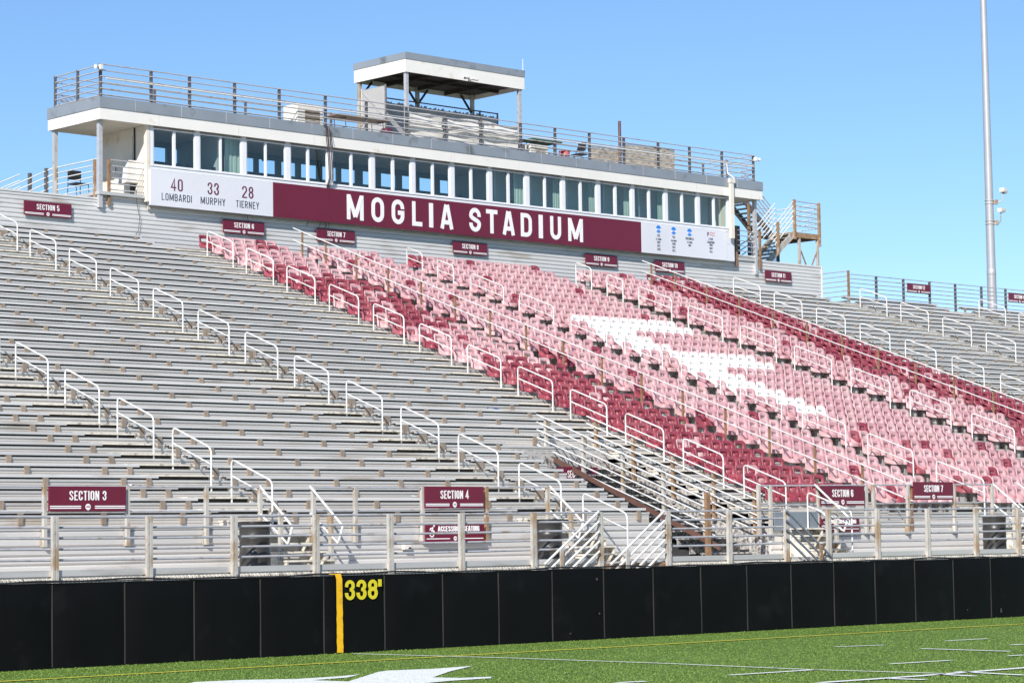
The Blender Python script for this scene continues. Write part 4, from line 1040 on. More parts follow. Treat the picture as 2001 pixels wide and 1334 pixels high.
b2=Thing('name_banner','very long maroon banner with large white stadium lettering under the windows','banner',(58.5,YBN,12.33))
mb=MB(); mb.bbox(xb,xc,YBN-0.02,YBN+0.04,ZB0,ZB1,0.004); b2.part('sheet',mb,M['maroon'])
LW=[('M',678,710.5),('O',726,750.5),('G',765.5,790),('L',805.5,825),('I',838.5,846.5),('A',861,885),('S',917,939.5),('T',950,972),('A',982.5,1005),('D',1017.5,1039),('I',1052.5,1060.5),('U',1075,1096),('M',1110,1138.5)]
for wi in (0,1):
  mb=MB()
  for ch,u0,u1 in (LW[:6] if wi==0 else LW[6:]):
    a=X(u0,430,yf); b=X(u1,430,yf); wd_=b-a; hh=0.845; tt_=0.18
    for si_,st in enumerate(glyph(ch,wd_/hh,tt_ if ch!='I' else wd_/hh)):
        ribbon(mb,st,tt_ if ch!='I' else wd_/hh,lambda p,q,d,a=a:(a+p*hh,yf-d,12.447+q*hh),0,0.006+0.004*si_,0)
  b2.part('lettering',mb,M['letter'])
b3=Thing('titles_banner','white banner with blue discs and lists of years at right end of press box','banner',(69.5,YBN,12.33))
mb=MB(); mb.bbox(xc+0.004,xd,YBN-0.02,YBN+0.04,ZB0,ZB1,0.005); b3.part('sheet',mb,M['banner_white'])
ink=MB(); bl=MB(); wh=MB(); rd=MB(); nv=MB()
def small(s,u,z,h,mbx=None,t_=0.13):
    text(mbx or ink,s,X(u,470,yf),z,h,yf,w=0.42,t=t_,gap=0.14,space=0.35,align='c',depth=0.003)
for u,lines in ((1287,('FCS','1ST ROUND','2007','2015','2022')),(1316.5,('FCS','2ND ROUND','2002','2013','2014')),(1347.5,('DIVISION III','1ST ROUND','1967'))):
    cx=X(u,460,yf); disc(bl,cx,13.23,0.145,yf,0.003,24,0,0.93); wh.box(cx-0.14,cx+0.14,yf-0.0045,yf-0.0031,13.172,13.247); text(bl,'NCAA',cx,13.182,0.055,yf-0.0046,w=0.5,t=0.17,gap=0.12,align='c',depth=0.002)
    for s,z,hh in zip(lines,(12.94,12.815,12.69,12.56,12.43),(0.095,0.065,0.085,0.085,0.085)): small(s,u,z,hh)
u=1389; cx=X(u,460,yf)
small('CHAMPIONS',u,12.89,0.085); 
for s,z in (('2002',12.79),('2007',12.66),('2014',12.53)): small(s,u,z,0.085)
small('LEAGUE',u,13.02,0.085,nv,0.09)
text(nv,'P',cx-0.20,13.16,0.16,yf,w=0.6,t=0.2,gap=0.1,align='l',depth=0.003)
for i in range(4):
    ribbon(rd if i%2==0 else nv,[(-0.06,0.14-0.045*i),(0.02,0.165-0.045*i),(0.12,0.125-0.045*i),(0.22,0.15-0.045*i)],0.022,lambda p,q,d:(cx+p,yf-d,13.16+q),0,0.003,0) if i in (0,2) else None
b3.part('lettering',ink,M['ink']); b3.part('disc',bl,M['blue']); b3.part('disc_band',wh,M['letter']); b3.part('flag_mark',rd,M['red']); b3.part('league_lettering',nv,M['navy'])
mb=MB(); mb.box(xd+0.01,72.0,YBN-0.01,YBN+0.05,ZB0+0.0,ZB1-0.47); mb.box(xd+0.01,72.0,YBN-0.01,YBN+0.05,ZB1-0.465,ZB1-0.02)
solo('wall_panel',mb,M['banner_white'],'plain pale wall panel at the right end of the row of banners','panel',(72.1,YBN,12.3))

# ------------------------------------------------------------------ roof railing
def zr(x): return 16.545
t=Thing('roof_railing','grey six-bar railing running round the roof of the press box','railing',(58,64.35,15.5))
YRR=64.33
posts=[197,296,371,459,546,636,717,795,870,940,1018,1085,1152,1219,1286,1347,1410,1471]
PXs=[X(u,160 if u<700 else 260,YRR) for u in posts]
for x in PXs:
    mb=MB(); mb.box(x-0.045,x+0.03,YRR-0.03,YRR+0.05,15.44,16.55); t.part('post',mb,M['galv_dark'])
for j in range(6):
    z=16.53-0.188*j
    mb=MB(); mb.tube([(43.0,67.0,z),(43.0,YRR-0.045,z)],0.021,6); mb.tube([(42.9,YRR-0.045,z),(73.3,YRR-0.045,z)],0.021,6); mb.tube([(73.25,YRR-0.045,z),(73.25,67.0,z)],0.021,6)
    mb.tube([(43.0,66.98,z),(55.9,66.98,z)],0.018,6); mb.tube([(62.0,66.98,z),(73.25,66.98,z)],0.018,6)
    t.part('rail',mb,M['pipe'])
for x,y in ((43.0,65.7),(43.0,66.98),(73.25,65.7),(73.25,66.98),(46.8,66.98),(50.5,66.98),(54.2,66.98),(65,66.98),(68.5,66.98),(71.2,66.98)):
    mb=MB(); mb.box(x-0.03,x+0.045,y-0.03,y+0.03,15.44,16.55); t.part('post',mb,M['galv_dark'])
for x in [45.0+1.8*i for i in range(0,6)]+[66.2,68.4,71.9]:
    mb=MB(); mb.box(x-0.02,x+0.025,66.95,67.0,15.44,15.97); t.part('stub_post',mb,M['galv_dark'])
mb=MB(); mb.box(43.1,52.0,66.96,66.975,15.5,15.98); solo('chain_link',mb,M['chain'],'low chain-link mesh along the rear left of the roof','mesh',(47,66.97,15.5))
# white conduit along the railing and downpipe
mb=MB(); mb.tube([(43.1,YRR-0.09,16.10),(50,YRR-0.09,16.09),(58,YRR-0.09,16.07),(66,YRR-0.09,16.08),(71.75,YRR-0.09,16.09),(73.2,YRR-0.09,16.09)],0.026,6)
mb.tube([(71.62,YRR-0.09,16.07),(71.66,YRR-0.09,15.68),(71.85,64.1,15.52),(71.85,64.1,15.40)],0.03,6)
solo('white_conduit',mb,M['white'],'thin white conduit pipe fixed along the roof railing','pipe',(58,YRR,16.1))
t=Thing('downpipe','beige rain downpipe with hopper at the right end of the press box','downpipe',(72.1,64.1,12.9))
mb=MB(); mb.box(X(1427,400,64.1),X(1433.5,400,64.1),64.07,64.16,13.15,15.30); t.part('pipe',mb,M['beige_pipe']); mb=MB(); mb.box(X(1425,352,64.1),X(1435,352,64.1),64.05,64.17,15.301,15.47); t.part('hopper',mb,M['ac'])
# loudspeakers on the railing corners
for u,v,lab in ((196,131,'small white loudspeaker on the left corner of the roof railing'),(1476,311,'small white loudspeaker on the right corner of the roof railing')):
    x=X(u,v,YRR-0.12); z=Zz(u,v,YRR-0.12); t=Thing('loudspeaker',lab,'loudspeaker',(x,YRR-0.1,z),'loudspeakers on the roof railing')
    mb=MB(); s=-1 if u<500 else 1
    mb.bbox(x-0.06,x+0.08,YRR-0.20,YRR-0.06,z-0.09,z+0.07,0.02); t.part('case',mb,M['white'])
    mb=MB(); mb.tube([(x+s*0.10,YRR-0.14,z),(x+s*0.20,YRR-0.15,z-0.01)],0.04,10,r1=0.075); t.part('horn',mb,M['white'])

# ------------------------------------------------------------------ canopy on the roof
YC=64.7; CX0,CX1=X(792.5,120,YC),X(1024.5,157,YC); CYB=67.5; CZ0,CZ1,CZ2=17.86,18.31,18.55
t=Thing('roof_canopy','flat cream canopy on posts standing on the roof of the press box','canopy',((CX0+CX1)/2,YC,15.44))
def ring2(z0,z1,o,m,name):
    mb=MB(); q=0.05
    mb.box(CX0-o,CX1+o,YC-o,YC-o+q,z0,z1); mb.box(CX0-o,CX1+o,CYB+o-q,CYB+o,z0,z1); mb.box(CX0-o,CX0-o+q,YC-o+q,CYB+o-q,z0,z1); mb.box(CX1+o-q,CX1+o,YC-o+q,CYB+o-q,z0,z1); t.part(name,mb,m)
ring2(CZ0,CZ1,0,M['fascia_white'],'white_fascia'); ring2(CZ1+0.002,CZ2,0.02,M['fascia_grey'],'grey_fascia')
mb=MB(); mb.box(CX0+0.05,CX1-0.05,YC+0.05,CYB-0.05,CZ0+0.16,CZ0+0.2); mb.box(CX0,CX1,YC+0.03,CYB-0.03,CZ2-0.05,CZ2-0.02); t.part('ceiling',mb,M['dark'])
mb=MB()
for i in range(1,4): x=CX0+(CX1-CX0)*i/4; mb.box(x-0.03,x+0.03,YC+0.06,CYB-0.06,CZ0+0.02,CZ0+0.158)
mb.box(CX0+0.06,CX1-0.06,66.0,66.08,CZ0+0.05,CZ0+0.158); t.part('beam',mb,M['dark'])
for x,y in ((CX0+0.12,YC+0.12),(CX1-0.15,YC+0.12),(CX0+0.12,CYB-0.15),(CX1-0.15,CYB-0.15),((CX0+CX1)/2,CYB-0.15)):
    mb=MB(); mb.box(x-0.06,x+0.06,y-0.06,y+0.06,15.44,CZ0+0.159); t.part('post',mb,M['pipe'] if y<65.5 else M['galv'])
mb=MB(); x=(CX0+CX1)/2
for xx,s in ((CX0+0.2,1),(x,1),(x,-1),(CX1-0.2,-1)): mb.beam((xx,CYB-0.15,CZ0-0.5),(xx+s*0.5,CYB-0.15,CZ0+0.1),0.06,0.06)
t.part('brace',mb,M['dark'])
mb=MB(); mb.tube([(CX1-0.04,YC+0.02,CZ1),(CX1-0.04,YC+0.02,CZ2+0.42)],0.016,6); solo('antenna',mb,M['white'],'thin white antenna rod at the right corner of the canopy','antenna',(CX1-0.04,YC,CZ2))
x=X(918,154,YC-0.1); z=Zz(918,154,YC-0.1)
t=Thing('security_camera','pair of small white cameras on the front edge of the canopy','camera',(x,YC-0.05,z))
mb=MB(); mb.box(x-0.04,x+0.06,YC-0.06,YC-0.001,z-0.08,z+0.08); t.part('bracket',mb,M['ac'])
for s in (-1,1):
    mb=MB(); mb.tube([(x+s*0.06,YC-0.11,z+0.02),(x+s*0.30,YC-0.18,z-0.02)],0.05,10); cb=t.part('housing',mb,M['white']); mb=MB(); mb.tube([(x+s*0.30,YC-0.18,z-0.02),(x+s*0.315,YC-0.185,z-0.022)],0.04,10); t.part('lens',mb,M['black'],cb)
# white tarps along the railing below the canopy
def tarp(x0,x1,seed,lab):
    mb=MB(); nx,nz=22,14; vs=[]; fs=[]; rr=random.Random(seed); ph=[rr.uniform(0,6) for _ in range(6)]
    for k in range(nz+1):
        for i in range(nx+1):
            u=i/nx; v=k/nz
            sag=0.05*math.sin(PI*u)*(v**3); y=YRR+0.09+0.045*math.sin(5*v*PI/2+ph[0]+1.5*math.sin(3*u+ph[1]))*(1-0.4*v)+0.02*math.sin(13*v+8*u+ph[2])
            vs.append((x0+(x1-x0)*u,y,15.52+v*(0.93-sag)-0.03*math.sin(6*u+ph[3])*v))
    for k in range(nz):
        for i in range(nx): q=k*(nx+1)+i; fs.append((q,q+1,q+nx+2,q+nx+1))
    n=len(vs); vs2=vs+[(a,b+0.012,c) for a,b,c in vs]; fs2=fs+[tuple(q+n for q in f[::-1]) for f in fs]
    mb.add(vs2,fs2,0,True); solo('tarp',mb,M['tarp'],lab,'tarp',((x0+x1)/2,YRR+0.1,15.5),'white tarps on the roof railing')
e=[X(800,250,YRR),X(870,260,YRR),X(942,270,YRR),X(1016,280,YRR)]
tarp(e[0],e[1]-0.05,1,'left of three creased white tarps tied to the railing under the canopy'); tarp(e[1]+0.03,e[2]-0.05,2,'middle of three creased white tarps tied to the railing under the canopy'); tarp(e[2]+0.03,e[3],3,'right of three creased white tarps tied to the railing under the canopy')
# slatted chain-link screens round the canopy
t=Thing('slat_fence','grey chain-link fence filled with vertical slats along the back of the canopy','fence',(CX0,CYB-0.3,15.44))
mb=MB(); x=CX0+0.2; rr=random.Random(9)
while x<CX1+0.9:
    if not(CX0+0.55<x<CX0+0.72): mb.box(x,x+0.065,CYB-0.33,CYB-0.32,15.5,17.30+rr.uniform(-0.06,0.03))
    x+=0.075
t.part('slats',mb,M['slat'])
mb=MB(); mb.tube([(CX0+0.1,CYB-0.3,17.42),(CX1+0.95,CYB-0.3,17.42)],0.025,6); t.part('top_rail',mb,M['galv_dark'])
for x in (CX0+0.14,CX1+0.1,CX1+0.98):
    mb=MB(); mb.tube([(x,CYB-0.29,15.44),(x,CYB-0.29,17.45)],0.035,6); t.part('post',mb,M['galv_dark'])
xs=CX0+0.1
t=Thing('slat_fence','pale chain-link side screen with diagonal brace under the left end of the canopy','fence',(xs,66.5,15.44))
mb=MB(); y=65.95
while y<67.15: mb.box(xs-0.008,xs,y,y+0.075,15.5,17.55); y+=0.08
t.part('slats',mb,M['link'])
mb=MB(); mb.box(xs-0.022,xs-0.020,65.9,67.2,15.5,17.58); t.part('mesh',mb,M['chain'])
mb=MB(); mb.beam((xs-0.03,67.2,17.55),(xs-0.03,65.9,16.4),0.03,0.03); t.part('brace',mb,M['pipe'])
mb=MB(); mb.tube([(xs,65.9,15.44),(xs,65.9,17.6)],0.04,6); t.part('post',mb,M['galv_dark']); mb=MB(); mb.tube([(xs,67.2,15.44),(xs,67.2,17.6)],0.04,6); t.part('post',mb,M['galv'])

# ------------------------------------------------------------------ things standing on the roof
def acunit(u0,u1,v0,y,lab,zh):
    x0=X(u0,v0,y); x1=X(u1,v0,y); z0=15.445
    t=Thing('air_conditioner',lab,'air conditioner',((x0+x1)/2,y,z0),'air conditioner units on the roof')
    mb=MB(); mb.bbox(x0,x1,y,y+0.75,z0+0.04,z0+zh,0.03); c=t.part('case',mb,M['ac'])
    xm=x0+(x1-x0)*0.30
    mb=MB(); mb.box(xm,x1-0.16,y-0.004,y,z0+0.12,z0+zh-0.17); t.part('grille',mb,M['wood'])
    mb=MB()
    for i in range(7): z=z0+0.14+(zh-0.32)*i/7; mb.box(xm+0.01,x1-0.17,y-0.012,y-0.0045,z,z+0.02)
    t.part('louvre',mb,M['stone'])
    mb=MB(); mb.box(x0+0.05,x0+0.15,y+0.05,y+0.7,z0,z0+0.039); mb.box(x1-0.15,x1-0.05,y+0.05,y+0.7,z0,z0+0.039); t.part('foot',mb,M['galv_dark'])
acunit(580,632,205,64.75,'large cream air conditioner unit on the roof left of the canopy',0.80)
acunit(1036,1072,285,64.75,'smaller cream air conditioner unit on the roof right of the canopy',0.50)
def table(u0,u1,v,y,top,lab):
    x0=X(u0,v,y); x1=X(u1,v,y); z=Zz((u0+u1)/2,v,y)
    z=16.17
    t=Thing('folding_table',lab,'table',((x0+x1)/2,y,15.445),'folding tables on the roof')
    mb=MB(); mb.bbox(x0,x1,y-0.38,y+0.38,z-0.05,z,0.008); t.part('tabletop',mb,M[top])
    for x in (x0+0.35,x1-0.35):
        mb=MB()
        for s in (-0.3,0.3): mb.tube([(x,y+s,z-0.055),(x+0.05,y+s,15.45)],0.014,5)
        mb.tube([(x+0.025,y-0.3,15.75),(x+0.025,y+0.3,15.75)],0.012,5); mb.tube([(x,y,z-0.07),(x+0.28,y,z-0.06)],0.01,5)
        t.part('leg',mb,M['black'])
table(648,752,222,65.4,'wood','brown folding table on the roof left of the canopy')
table(1026,1085,268,65.2,'green','dark green folding table on the roof right of the canopy')
y=65.3; x0=X(1126,300,y); x1=X(1143,300,y); xm=(x0+x1)/2
t=Thing('folding_chair','black folding chair on the roof right of the green table','chair',(xm,y,15.445))
mb=MB(); mb.box(xm-0.28,xm+0.14,y-0.22,y+0.22,15.86,15.90); t.part('seat',mb,M['black'])
mb=MB(); mb.add([(xm+0.02,y-0.21,16.02),(xm+0.02,y+0.21,16.02),(xm+0.10,y+0.21,16.36),(xm+0.10,y-0.21,16.36),(xm+0.05,y-0.21,16.02),(xm+0.05,y+0.21,16.02),(xm+0.13,y+0.21,16.36),(xm+0.13,y-0.21,16.36)],[(0,1,2,3),(4,7,6,5),(0,4,5,1),(3,2,6,7),(0,3,7,4),(1,5,6,2)]); t.part('backrest',mb,M['black'])
mb=MB()
for s in (-0.2,0.2): mb.tube([(xm+0.12,y+s,16.3),(xm-0.3,y+s,15.45)],0.013,5); mb.tube([(xm-0.22,y+s,15.86),(xm+0.2,y+s,15.45)],0.013,5)
t.part('leg',mb,M['black'])
y=65.0; x=X(1103,300,y); 
t=Thing('bucket','faded red bucket standing on the roof beside the folding chair','bucket',(x,y,15.445))
mb=MB(); mb.lathe([(0.0,15.45),(0.16,15.45),(0.20,15.86),(0.19,15.86),(0.15,15.48),(0,15.48)],x,y,18); t.part('body',mb,M['bucket']); mb=MB(); mb.lathe([(0.20,15.84),(0.215,15.85),(0.215,15.875),(0.19,15.88)],x,y,18); t.part('rim',mb,M['bucket'])
mb=MB(); xq=X(760,255,65.0); mb.bbox(xq-0.16,xq+0.14,64.95,65.3,15.45,15.85,0.03); mb.box(xq-0.12,xq+0.10,65.0,65.25,15.851,15.87); solo('red_crate',mb,M['ink_maroon'],'dark red crate on the roof under the left end of the canopy','crate',(xq,65,15.45))
def screen(u0,u1,zt,y,lab,seed):
    x0=X(u0,300,y); x1=X(u1,300,y); mb=MB(); nx,nz=16,8; vs=[];fs=[]; rr=random.Random(seed)
    for k in range(nz+1):
        for i in range(nx+1): vs.append((x0+(x1-x0)*i/nx,y+rr.uniform(-0.025,0.025),15.46+(zt-15.46)*k/nz+(rr.uniform(-0.03,0.01) if k==nz else 0)))
    for k in range(nz):
        for i in range(nx): q=k*(nx+1)+i; fs.append((q,q+1,q+nx+2,q+nx+1))
    n=len(vs); mb.add(vs+[(a,b+0.03,c) for a,b,c in vs],fs+[tuple(q+n for q in f[::-1]) for f in fs],0,True)
    t=Thing('stone_screen',lab,'screen',((x0+x1)/2,y,15.45),'stone patterned screens on the roof'); t.part('sheet',mb,M['stone'])
    mb=MB()
    for x in (x0,x1): mb.box(x-0.025,x+0.025,y+0.04,y+0.09,15.44,zt)
    t.part('support',mb,M['galv_dark'])
    mb=MB(); mb.box(x0-0.02,x1+0.02,y-0.03,y+0.05,zt+0.012,zt+0.035); t.part('top_bar',mb,M['pipe'])
screen(1156,1215,16.20,65.1,'lower stone patterned screen left of the brown pole on the roof',1); screen(1222,1318,16.49,65.1,'taller stone patterned screen right of the brown pole on the roof',2)
y=65.0; x=X(1211,270,y); t=Thing('brown_pole','short thick brown pole rising from the roof between two stone patterned screens','pole',(x,y,15.44))
mb=MB(); mb.tube([(x,y,15.44),(x,y,Zz(1211,237,y))],0.058,10); t.part('shaft',mb,M['polebrown']); mb=MB(); mb.lathe([(0.0,15.445),(0.15,15.445),(0.15,15.47),(0.06,15.5)],x,y,12); t.part('base',mb,M['rust'])
# bundle of cables hanging down the front
y=64.08; xc_=X(638,250,y)
t=Thing('cable_bundle','bundle of dark cables hanging from the roof across the maroon banner','cables',(xc_,y,12.2)); rr=random.Random(4)
for i in range(11):
    o_=rr.uniform(-0.14,0.15); yy=y-0.02*(i%3)
    zend=rr.choice([12.1,12.0,12.3,12.5,11.8]); sp=rr.uniform(-0.9,0.35) if i%2 else rr.uniform(-0.25,0.1)
    P=[(xc_+o_*0.5,64.3,15.52),(xc_+o_*0.6,yy-0.02,15.46),(xc_+o_+0.08,yy,15.0),(xc_+o_*0.8+0.14,yy,14.3),(xc_+o_*0.7+0.20,yy+0.05,13.75),(xc_+o_*0.5+0.22,yy+0.25,13.45),(xc_+0.2+sp*0.5,yy+0.36,12.9),(xc_+0.2+sp,yy+0.37,zend)]
    mb=MB(); mb.tube(P,0.0085,5); t.part('cable',mb,M['cable_red'] if i in(4,8) else M['cable'])
mb=MB(); xq=X(467,345,64.45); mb.tube([(xq,64.5,13.55),(xq+0.05,64.48,13.2),(xq+0.1,64.48,12.7),(xq+0.33,64.47,12.3),(xq+0.5,64.5,11.6),(xq+0.62,64.5,11.1)],0.008,4); solo('thin_wire',mb,M['cable'],'thin wire hanging down the white banner with three numbers','wire',(xq,64.5,11.1))
mb=MB(); xq=X(268,380,64.4); mb.tube([(xq,64.45,12.75),(xq+0.05,64.48,12.3),(xq+0.16,64.5,11.9),(xq+0.12,64.5,11.5),(xq-0.1,64.5,11.15)],0.010,4); solo('thin_wire',mb,M['cable'],'thin wire hanging down the ribbed wall left of the white banner','wire',(xq,64.5,11.1))

# ------------------------------------------------------------------ left porch: rails, stair rail, chair, cart
def small_rail(P0,P1,n,dz,m,t,r=0.02):
    for j in range(n):
        mb=MB(); mb.tube([(P0[0],P0[1],P0[2]-dz*j),(P1[0],P1[1],P1[2]-dz*j)],r,6); t.part('rail',mb,m)
t=Thing('porch_railing','grey bar railing across the left end porch of the press box','railing',(44.1,64.5,12.3))
small_rail((43.36,64.52,13.62),(44.88,64.52,13.62),6,0.185,M['pipe'],t)
for x in (43.36,44.84):
    mb=MB(); mb.box(x-0.05,x+0.03,64.46,64.53,12.18,13.64); t.part('post',mb,M['rustpost'] if x<44 else M['galv'])
t=Thing('landing_railing','grey bar railing beside the landing at the left end of the press box','railing',(43.0,65.5,12.3))
small_rail((43.0,64.6,13.62),(43.0,66.9,13.62),7,0.18,M['white'],t)
mb=MB(); mb.box(42.93,43.0,66.85,66.95,12.2,13.66); t.part('post',mb,M['galv'])
mb=MB(); mb.box(42.90,42.97,64.62,64.70,12.3,13.6); t.part('post',mb,M['rust'])
t=Thing('access_stair_rail','pale bar rails sloping down beyond the back wall at the far left','railing',(41.5,67.2,11.6))
small_rail((42.95,67.0,13.62),(39.6,68.2,11.9),6,0.2,M['white'],t); small_rail((42.6,68.4,13.55),(39.2,69.4,11.9),5,0.2,M['white'],t)
for x,y in ((42.9,68.3),(42.75,67.1)):
    mb=MB(); mb.box(x-0.05,x+0.05,y-0.05,y+0.05,11.6,13.6); t.part('post',mb,M['galv_dark'])
x,y=43.35,66.2
t=Thing('folding_chair','black folding chair on the porch at the left end of the press box','chair',(x,y,12.6))
mb=MB(); mb.bbox(x-0.25,x+0.25,y-0.25,y+0.2,13.02,13.06,0.01); t.part('seat',mb,M['black']); mb=MB(); mb.bbox(x-0.25,x+0.25,y+0.2,y+0.24,13.2,13.5,0.012); t.part('backrest',mb,M['black'])
mb=MB()
for s in (-0.23,0.23): mb.tube([(x+s,y-0.22,13.02),(x+s,y-0.28,12.6)],0.014,5); mb.tube([(x+s,y+0.22,13.5),(x+s,y+0.25,12.6)],0.014,5)
t.part('leg',mb,M['black'])
y=65.2; x=X(258,330,y)
t=Thing('plastic_cart','grey white tapered plastic tub on a wheeled base on the left porch','cart',(x,y,12.6))
mb=MB(); mb.add([(x-0.36,y-0.2,13.05),(x+0.28,y-0.2,13.05),(x+0.28,y+0.25,13.05),(x-0.36,y+0.25,13.05),(x-0.22,y-0.15,13.78),(x+0.36,y-0.15,13.78),(x+0.36,y+0.22,13.78),(x-0.22,y+0.22,13.78)],[(3,2,1,0),(4,5,6,7),(0,1,5,4),(1,2,6,5),(2,3,7,6),(3,0,4,7)]); t.part('tub',mb,M['link'])
mb=MB(); mb.box(x-0.05,x+0.05,y-0.05,y+0.05,12.7,13.049); mb.box(x-0.3,x+0.3,y-0.2,y+0.2,12.64,12.699); t.part('base',mb,M['black'])

# ------------------------------------------------------------------ right end: porch railing and stair tower
t=Thing('porch_railing','rusty bar railing across the right end porch of the press box','railing',(73.0,64.5,12.2))
small_rail((72.32,64.5,13.58),(73.72,64.5,13.52),6,0.2,M['pipe'],t)
for x in (72.33,73.72):
    mb=MB(); mb.box(x-0.05,x+0.04,64.44,64.51,12.12,13.62); t.part('post',mb,M['rustpost'])
st=Thing('stair_tower','rusty open steel stair tower at the right end of the press box','stair tower',(77,66,11.5))
ya,yb2=66.0,67.0
def PT(u,v,y): q=on(u,v,1,y); return (float(q[0]),float(q[1]),float(q[2]))
lx0,lx1=PT(1552,453,ya)[0],PT(1600,455,ya)[0]; lz=14.02
mb=MB(); mb.box(lx0-0.05,lx1+0.05,ya,yb2+1.2,lz-0.04,lz); mb.box(lx0-0.05,lx1+0.05,ya-0.02,ya+0.04,lz-0.22,lz-0.041); mb.box(lx1+0.0,lx1+0.05,ya+0.05,yb2+1.2,lz-0.22,lz-0.041); t_=st.part('landing',mb,M['rust'])
fx,fz=PT(1496,512,ya)[0],12.62
def flight(x0,z0,x1,z1,y0,y1,m,n):
    for y in (y0,y1):
        mb=MB(); mb.beam((x0,y,z0-0.05),(x1,y,z1-0.05),0.05,0.24,up=(0,0,1)); st.part('stringer',mb,m)
    for i in range(n):
        f=(i+0.5)/n; x=x0+(x1-x0)*f; z=z0+(z1-z0)*f
        mb=MB(); mb.box(x-0.14,x+0.14,y0+0.03,y1-0.03,z-0.02,z+0.015); st.part('tread',mb,M['galv'])
flight(fx,fz,lx0,lz,ya,yb2,M['galv'],8)
ux,uz=PT(1446,398,67.4)[0],15.44
flight(ux,uz,lx0+0.1,lz+0.0,67.25,68.1,M['galv_dark'],9)
def rails(A,B,n,dz,m):
    for j in range(n):
        mb=MB(); mb.tube([(A[0],A[1],A[2]-dz*j),(B[0],B[1],B[2]-dz*j)],0.021,6); st.part('rail',mb,m)
rails((lx0,ya,lz+1.28),(lx1,ya,lz+1.25),6,0.2,M['pipe']); rails((lx1,ya,lz+1.25),(lx1,yb2+1.2,lz+1.25),6,0.2,M['white'])
rails((fx+0.1,ya,fz+1.15),(lx0,ya,lz+1.28),5,0.2,M['white']); rails((fx+0.1,yb2,fz+1.15),(lx0,yb2,lz+1.28),5,0.2,M['white'])
rails((ux,67.25,uz+1.1),(lx0,67.25,lz+1.2),5,0.2,M['galv']); rails((fx-1.6,yb2,fz+0.2),(fx+0.6,yb2,fz+1.3),4,0.22,M['bluegrey'])
rails((lx0,yb2+1.2,lz+1.25),(lx1,yb2+1.2,lz+1.25),6,0.2,M['white'])
for x,y,z0,z1,m in ((lx0,ya-0.03,lz-0.3,lz+1.33,'rust'),(lx1,ya-0.03,lz-0.5,lz+1.3,'rust'),(PT(1519,470,ya)[0],ya-0.03,13.0,14.35,'rust'),(lx0+0.35,ya+0.05,11.4,lz-0.221,'galv'),(lx1-0.05,ya+0.05,11.4,lz-0.221,'galv'),(lx0-0.4,yb2+1.1,11.4,lz-0.05,'galv_dark'),(lx0-0.15,yb2+1.1,11.4,lz-0.05,'galv_dark'),(lx1-0.1,yb2+1.15,11.4,lz-0.05,'galv_dark'),(lx0-1.4,yb2+0.2,12.5,15.2,'rustpost'),(fx-0.05,yb2-0.2,11.6,13.1,'galv_dark')):
    mb=MB(); mb.box(x-0.05,x+0.05,y-0.05,y+0.05,z0,z1); st.part('post',mb,M[m])
mb=MB(); xm=(lx0+0.35+lx1)/2
mb.beam((lx0+0.45,ya+0.06,13.3),(xm,ya+0.06,12.4),0.04,0.05); mb.beam((lx1-0.1,ya+0.06,13.3),(xm,ya+0.06,12.4),0.04,0.05); mb.beam((xm,ya+0.06,12.4),(xm,ya+0.06,12.0),0.04,0.05); st.part('brace',mb,M['rust'])
mb=MB(); mb.box(lx0-0.1,lx1-0.1,yb2+1.12,yb2+1.13,11.5,13.6); st.part('mesh',mb,M['chain'])
mb=MB(); mb.box(73.9,75.4,67.0,67.1,12.4,14.2); st.part('dark_panel',mb,M['galv_dark'])

# ------------------------------------------------------------------ rail fence along the top at right
t=Thing('rail_fence','open grey rail fence along the top row at right, sky showing through','fence',(85,64.6,11.0))
fp=[X(u,545,64.6) for u in (1658,1712,1765,1816,1866,1917,1964,2010,2060)]
for i,x in enumerate(fp):
    mb=MB(); mb.box(x-0.045,x+0.035,64.56,64.64,11.0,12.30+(0.12 if i==0 else 0)); t.part('post',mb,M['galv_dark'] if i else M['rustpost'])
for j in range(7):
    z=12.27-0.175*j; mb=MB(); mb.tube([(fp[0],64.55,z),(fp[-1]+1,64.55,z)],0.019,6); t.part('rail',mb,M['pipe'])
for j in range(6):
    z=12.40-0.2*j; mb=MB(); mb.tube([(fp[0],64.6,z),(fp[0],66.1,z)],0.02,6); t.part('side_rail',mb,M['pipe'])
mb=MB(); mb.box(fp[0]-0.06,fp[0]+0.06,66.0,66.12,11.0,12.45); t.part('post',mb,M['galv_dark'])
mb=MB(); mb.box(fp[0]-0.02,fp[0]+0.02,64.7,66.0,11.10,11.2); t.part('toe_board',mb,M['galv_dark'])

# ------------------------------------------------------------------ light pole with floodlights
d=RC.T@np.array([(1939-CX)/F_PX,(590-CY)/F_PX,1.0]); tt_=72.0/d[1]; pp=OC+d*tt_; LXP,LYP=float(pp[0]),72.0
sc_=float(F_PX/(proj(pp)[2]))
t=Thing('light_pole','tall tapering galvanised light pole rising behind the stand at right','light pole',(LXP,LYP,0))
r0=9.2/sc_; ztop=Zz(1922,-250,LYP); zref=float(pp[2])
slope=(9.2-6.2)/sc_/(Zz(1922,0,LYP)-zref)
rf=lambda z: r0-slope*(z-zref)
zs=[0,5,10,14.35]
mb=MB(); mb.lathe([(rf(z),z) for z in (0,4,8,12,14.4)],LXP,LYP,20); mb.lathe([(rf(z)*0.97,z) for z in (14.4,18,22,26,30)],LXP,LYP,20); mb.lathe([(rf(14.1),14.1),(rf(14.1)+0.006,14.12),(rf(14.4)+0.006,14.40),(rf(14.4)*0.97,14.41)],LXP,LYP,20)
t.part('shaft',mb,M['lightpole'])
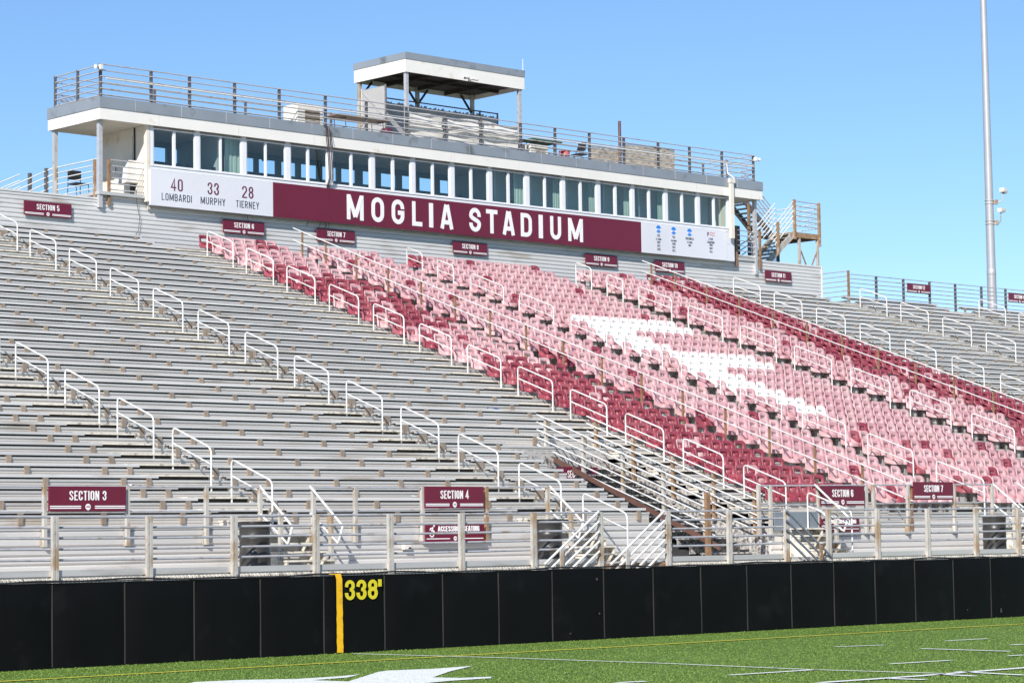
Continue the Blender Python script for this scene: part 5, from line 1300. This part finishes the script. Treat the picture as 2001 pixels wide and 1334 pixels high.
for v,(hu,hv) in ((396,(1961,373)),(436,(1957,411))):
    z=Zz(1940,v,LYP); mb=MB()
    for q in (-0.08,0.08): mb.lathe([(rf(z)+0.004,z+q-0.02),(rf(z)+0.02,z+q-0.015),(rf(z)+0.02,z+q+0.015),(rf(z)+0.004,z+q+0.02)],LXP,LYP,16)
    mb.box(LXP+rf(z)*0.7,LXP+rf(z)+0.16,LYP-rf(z)-0.06,LYP-rf(z)+0.08,z-0.11,z+0.11); t.part('clamp',mb,M['galv'])
    ly=LYP-0.45; hx=X(hu,hv,ly); hz=Zz(hu,hv,ly)
    fl=Thing('floodlight','upper pale floodlight, tilted, on the light pole' if v==396 else 'lower pale floodlight, level, on the light pole','floodlight',(hx,ly,hz),'floodlights on the light pole')
    mb=MB(); mb.tube([(LXP+rf(z)+0.14,LYP-rf(z),z)]+[tuple(p) for p in arcpts((LXP+rf(z)+0.14,LYP-rf(z),z),(hx-0.02,ly+0.05,z+0.02),(hx-0.02,ly+0.02,hz-0.1),0.14)]+[(hx-0.02,ly+0.02,hz-0.1)],0.028,7); fl.part('arm',mb,M['galv'])
    mb=MB(); th=0.25 if v==396 else 0.0
    c_,s_=math.cos(-th),math.sin(-th)
    def rt(a,b,c): return (hx+a*c_-c*s_,ly+b,hz+a*s_+c*c_)
    P8=[rt(*q) for q in ((-0.15,-0.11,-0.10),(0.15,-0.11,-0.10),(0.15,0.11,-0.10),(-0.15,0.11,-0.10),(-0.17,-0.14,0.10),(0.19,-0.14,0.10),(0.19,0.14,0.10),(-0.17,0.14,0.10))]
    mb.add(P8,[(3,2,1,0),(4,5,6,7),(0,1,5,4),(1,2,6,5),(2,3,7,6),(3,0,4,7)]); fl.part('housing',mb,M['ac'])
    mb=MB(); P4=[rt(*q) for q in ((-0.11,-0.127,-0.05),(0.11,-0.127,-0.05),(0.13,-0.142,0.07),(-0.13,-0.142,0.07))]; P5=[(a,b-0.012,c) for a,b,c in P4]
    mb.add(P4+P5,[(4,5,6,7),(0,1,5,4),(1,2,6,5),(2,3,7,6),(3,0,4,7)]); fl.part('lens',mb,M['link'])
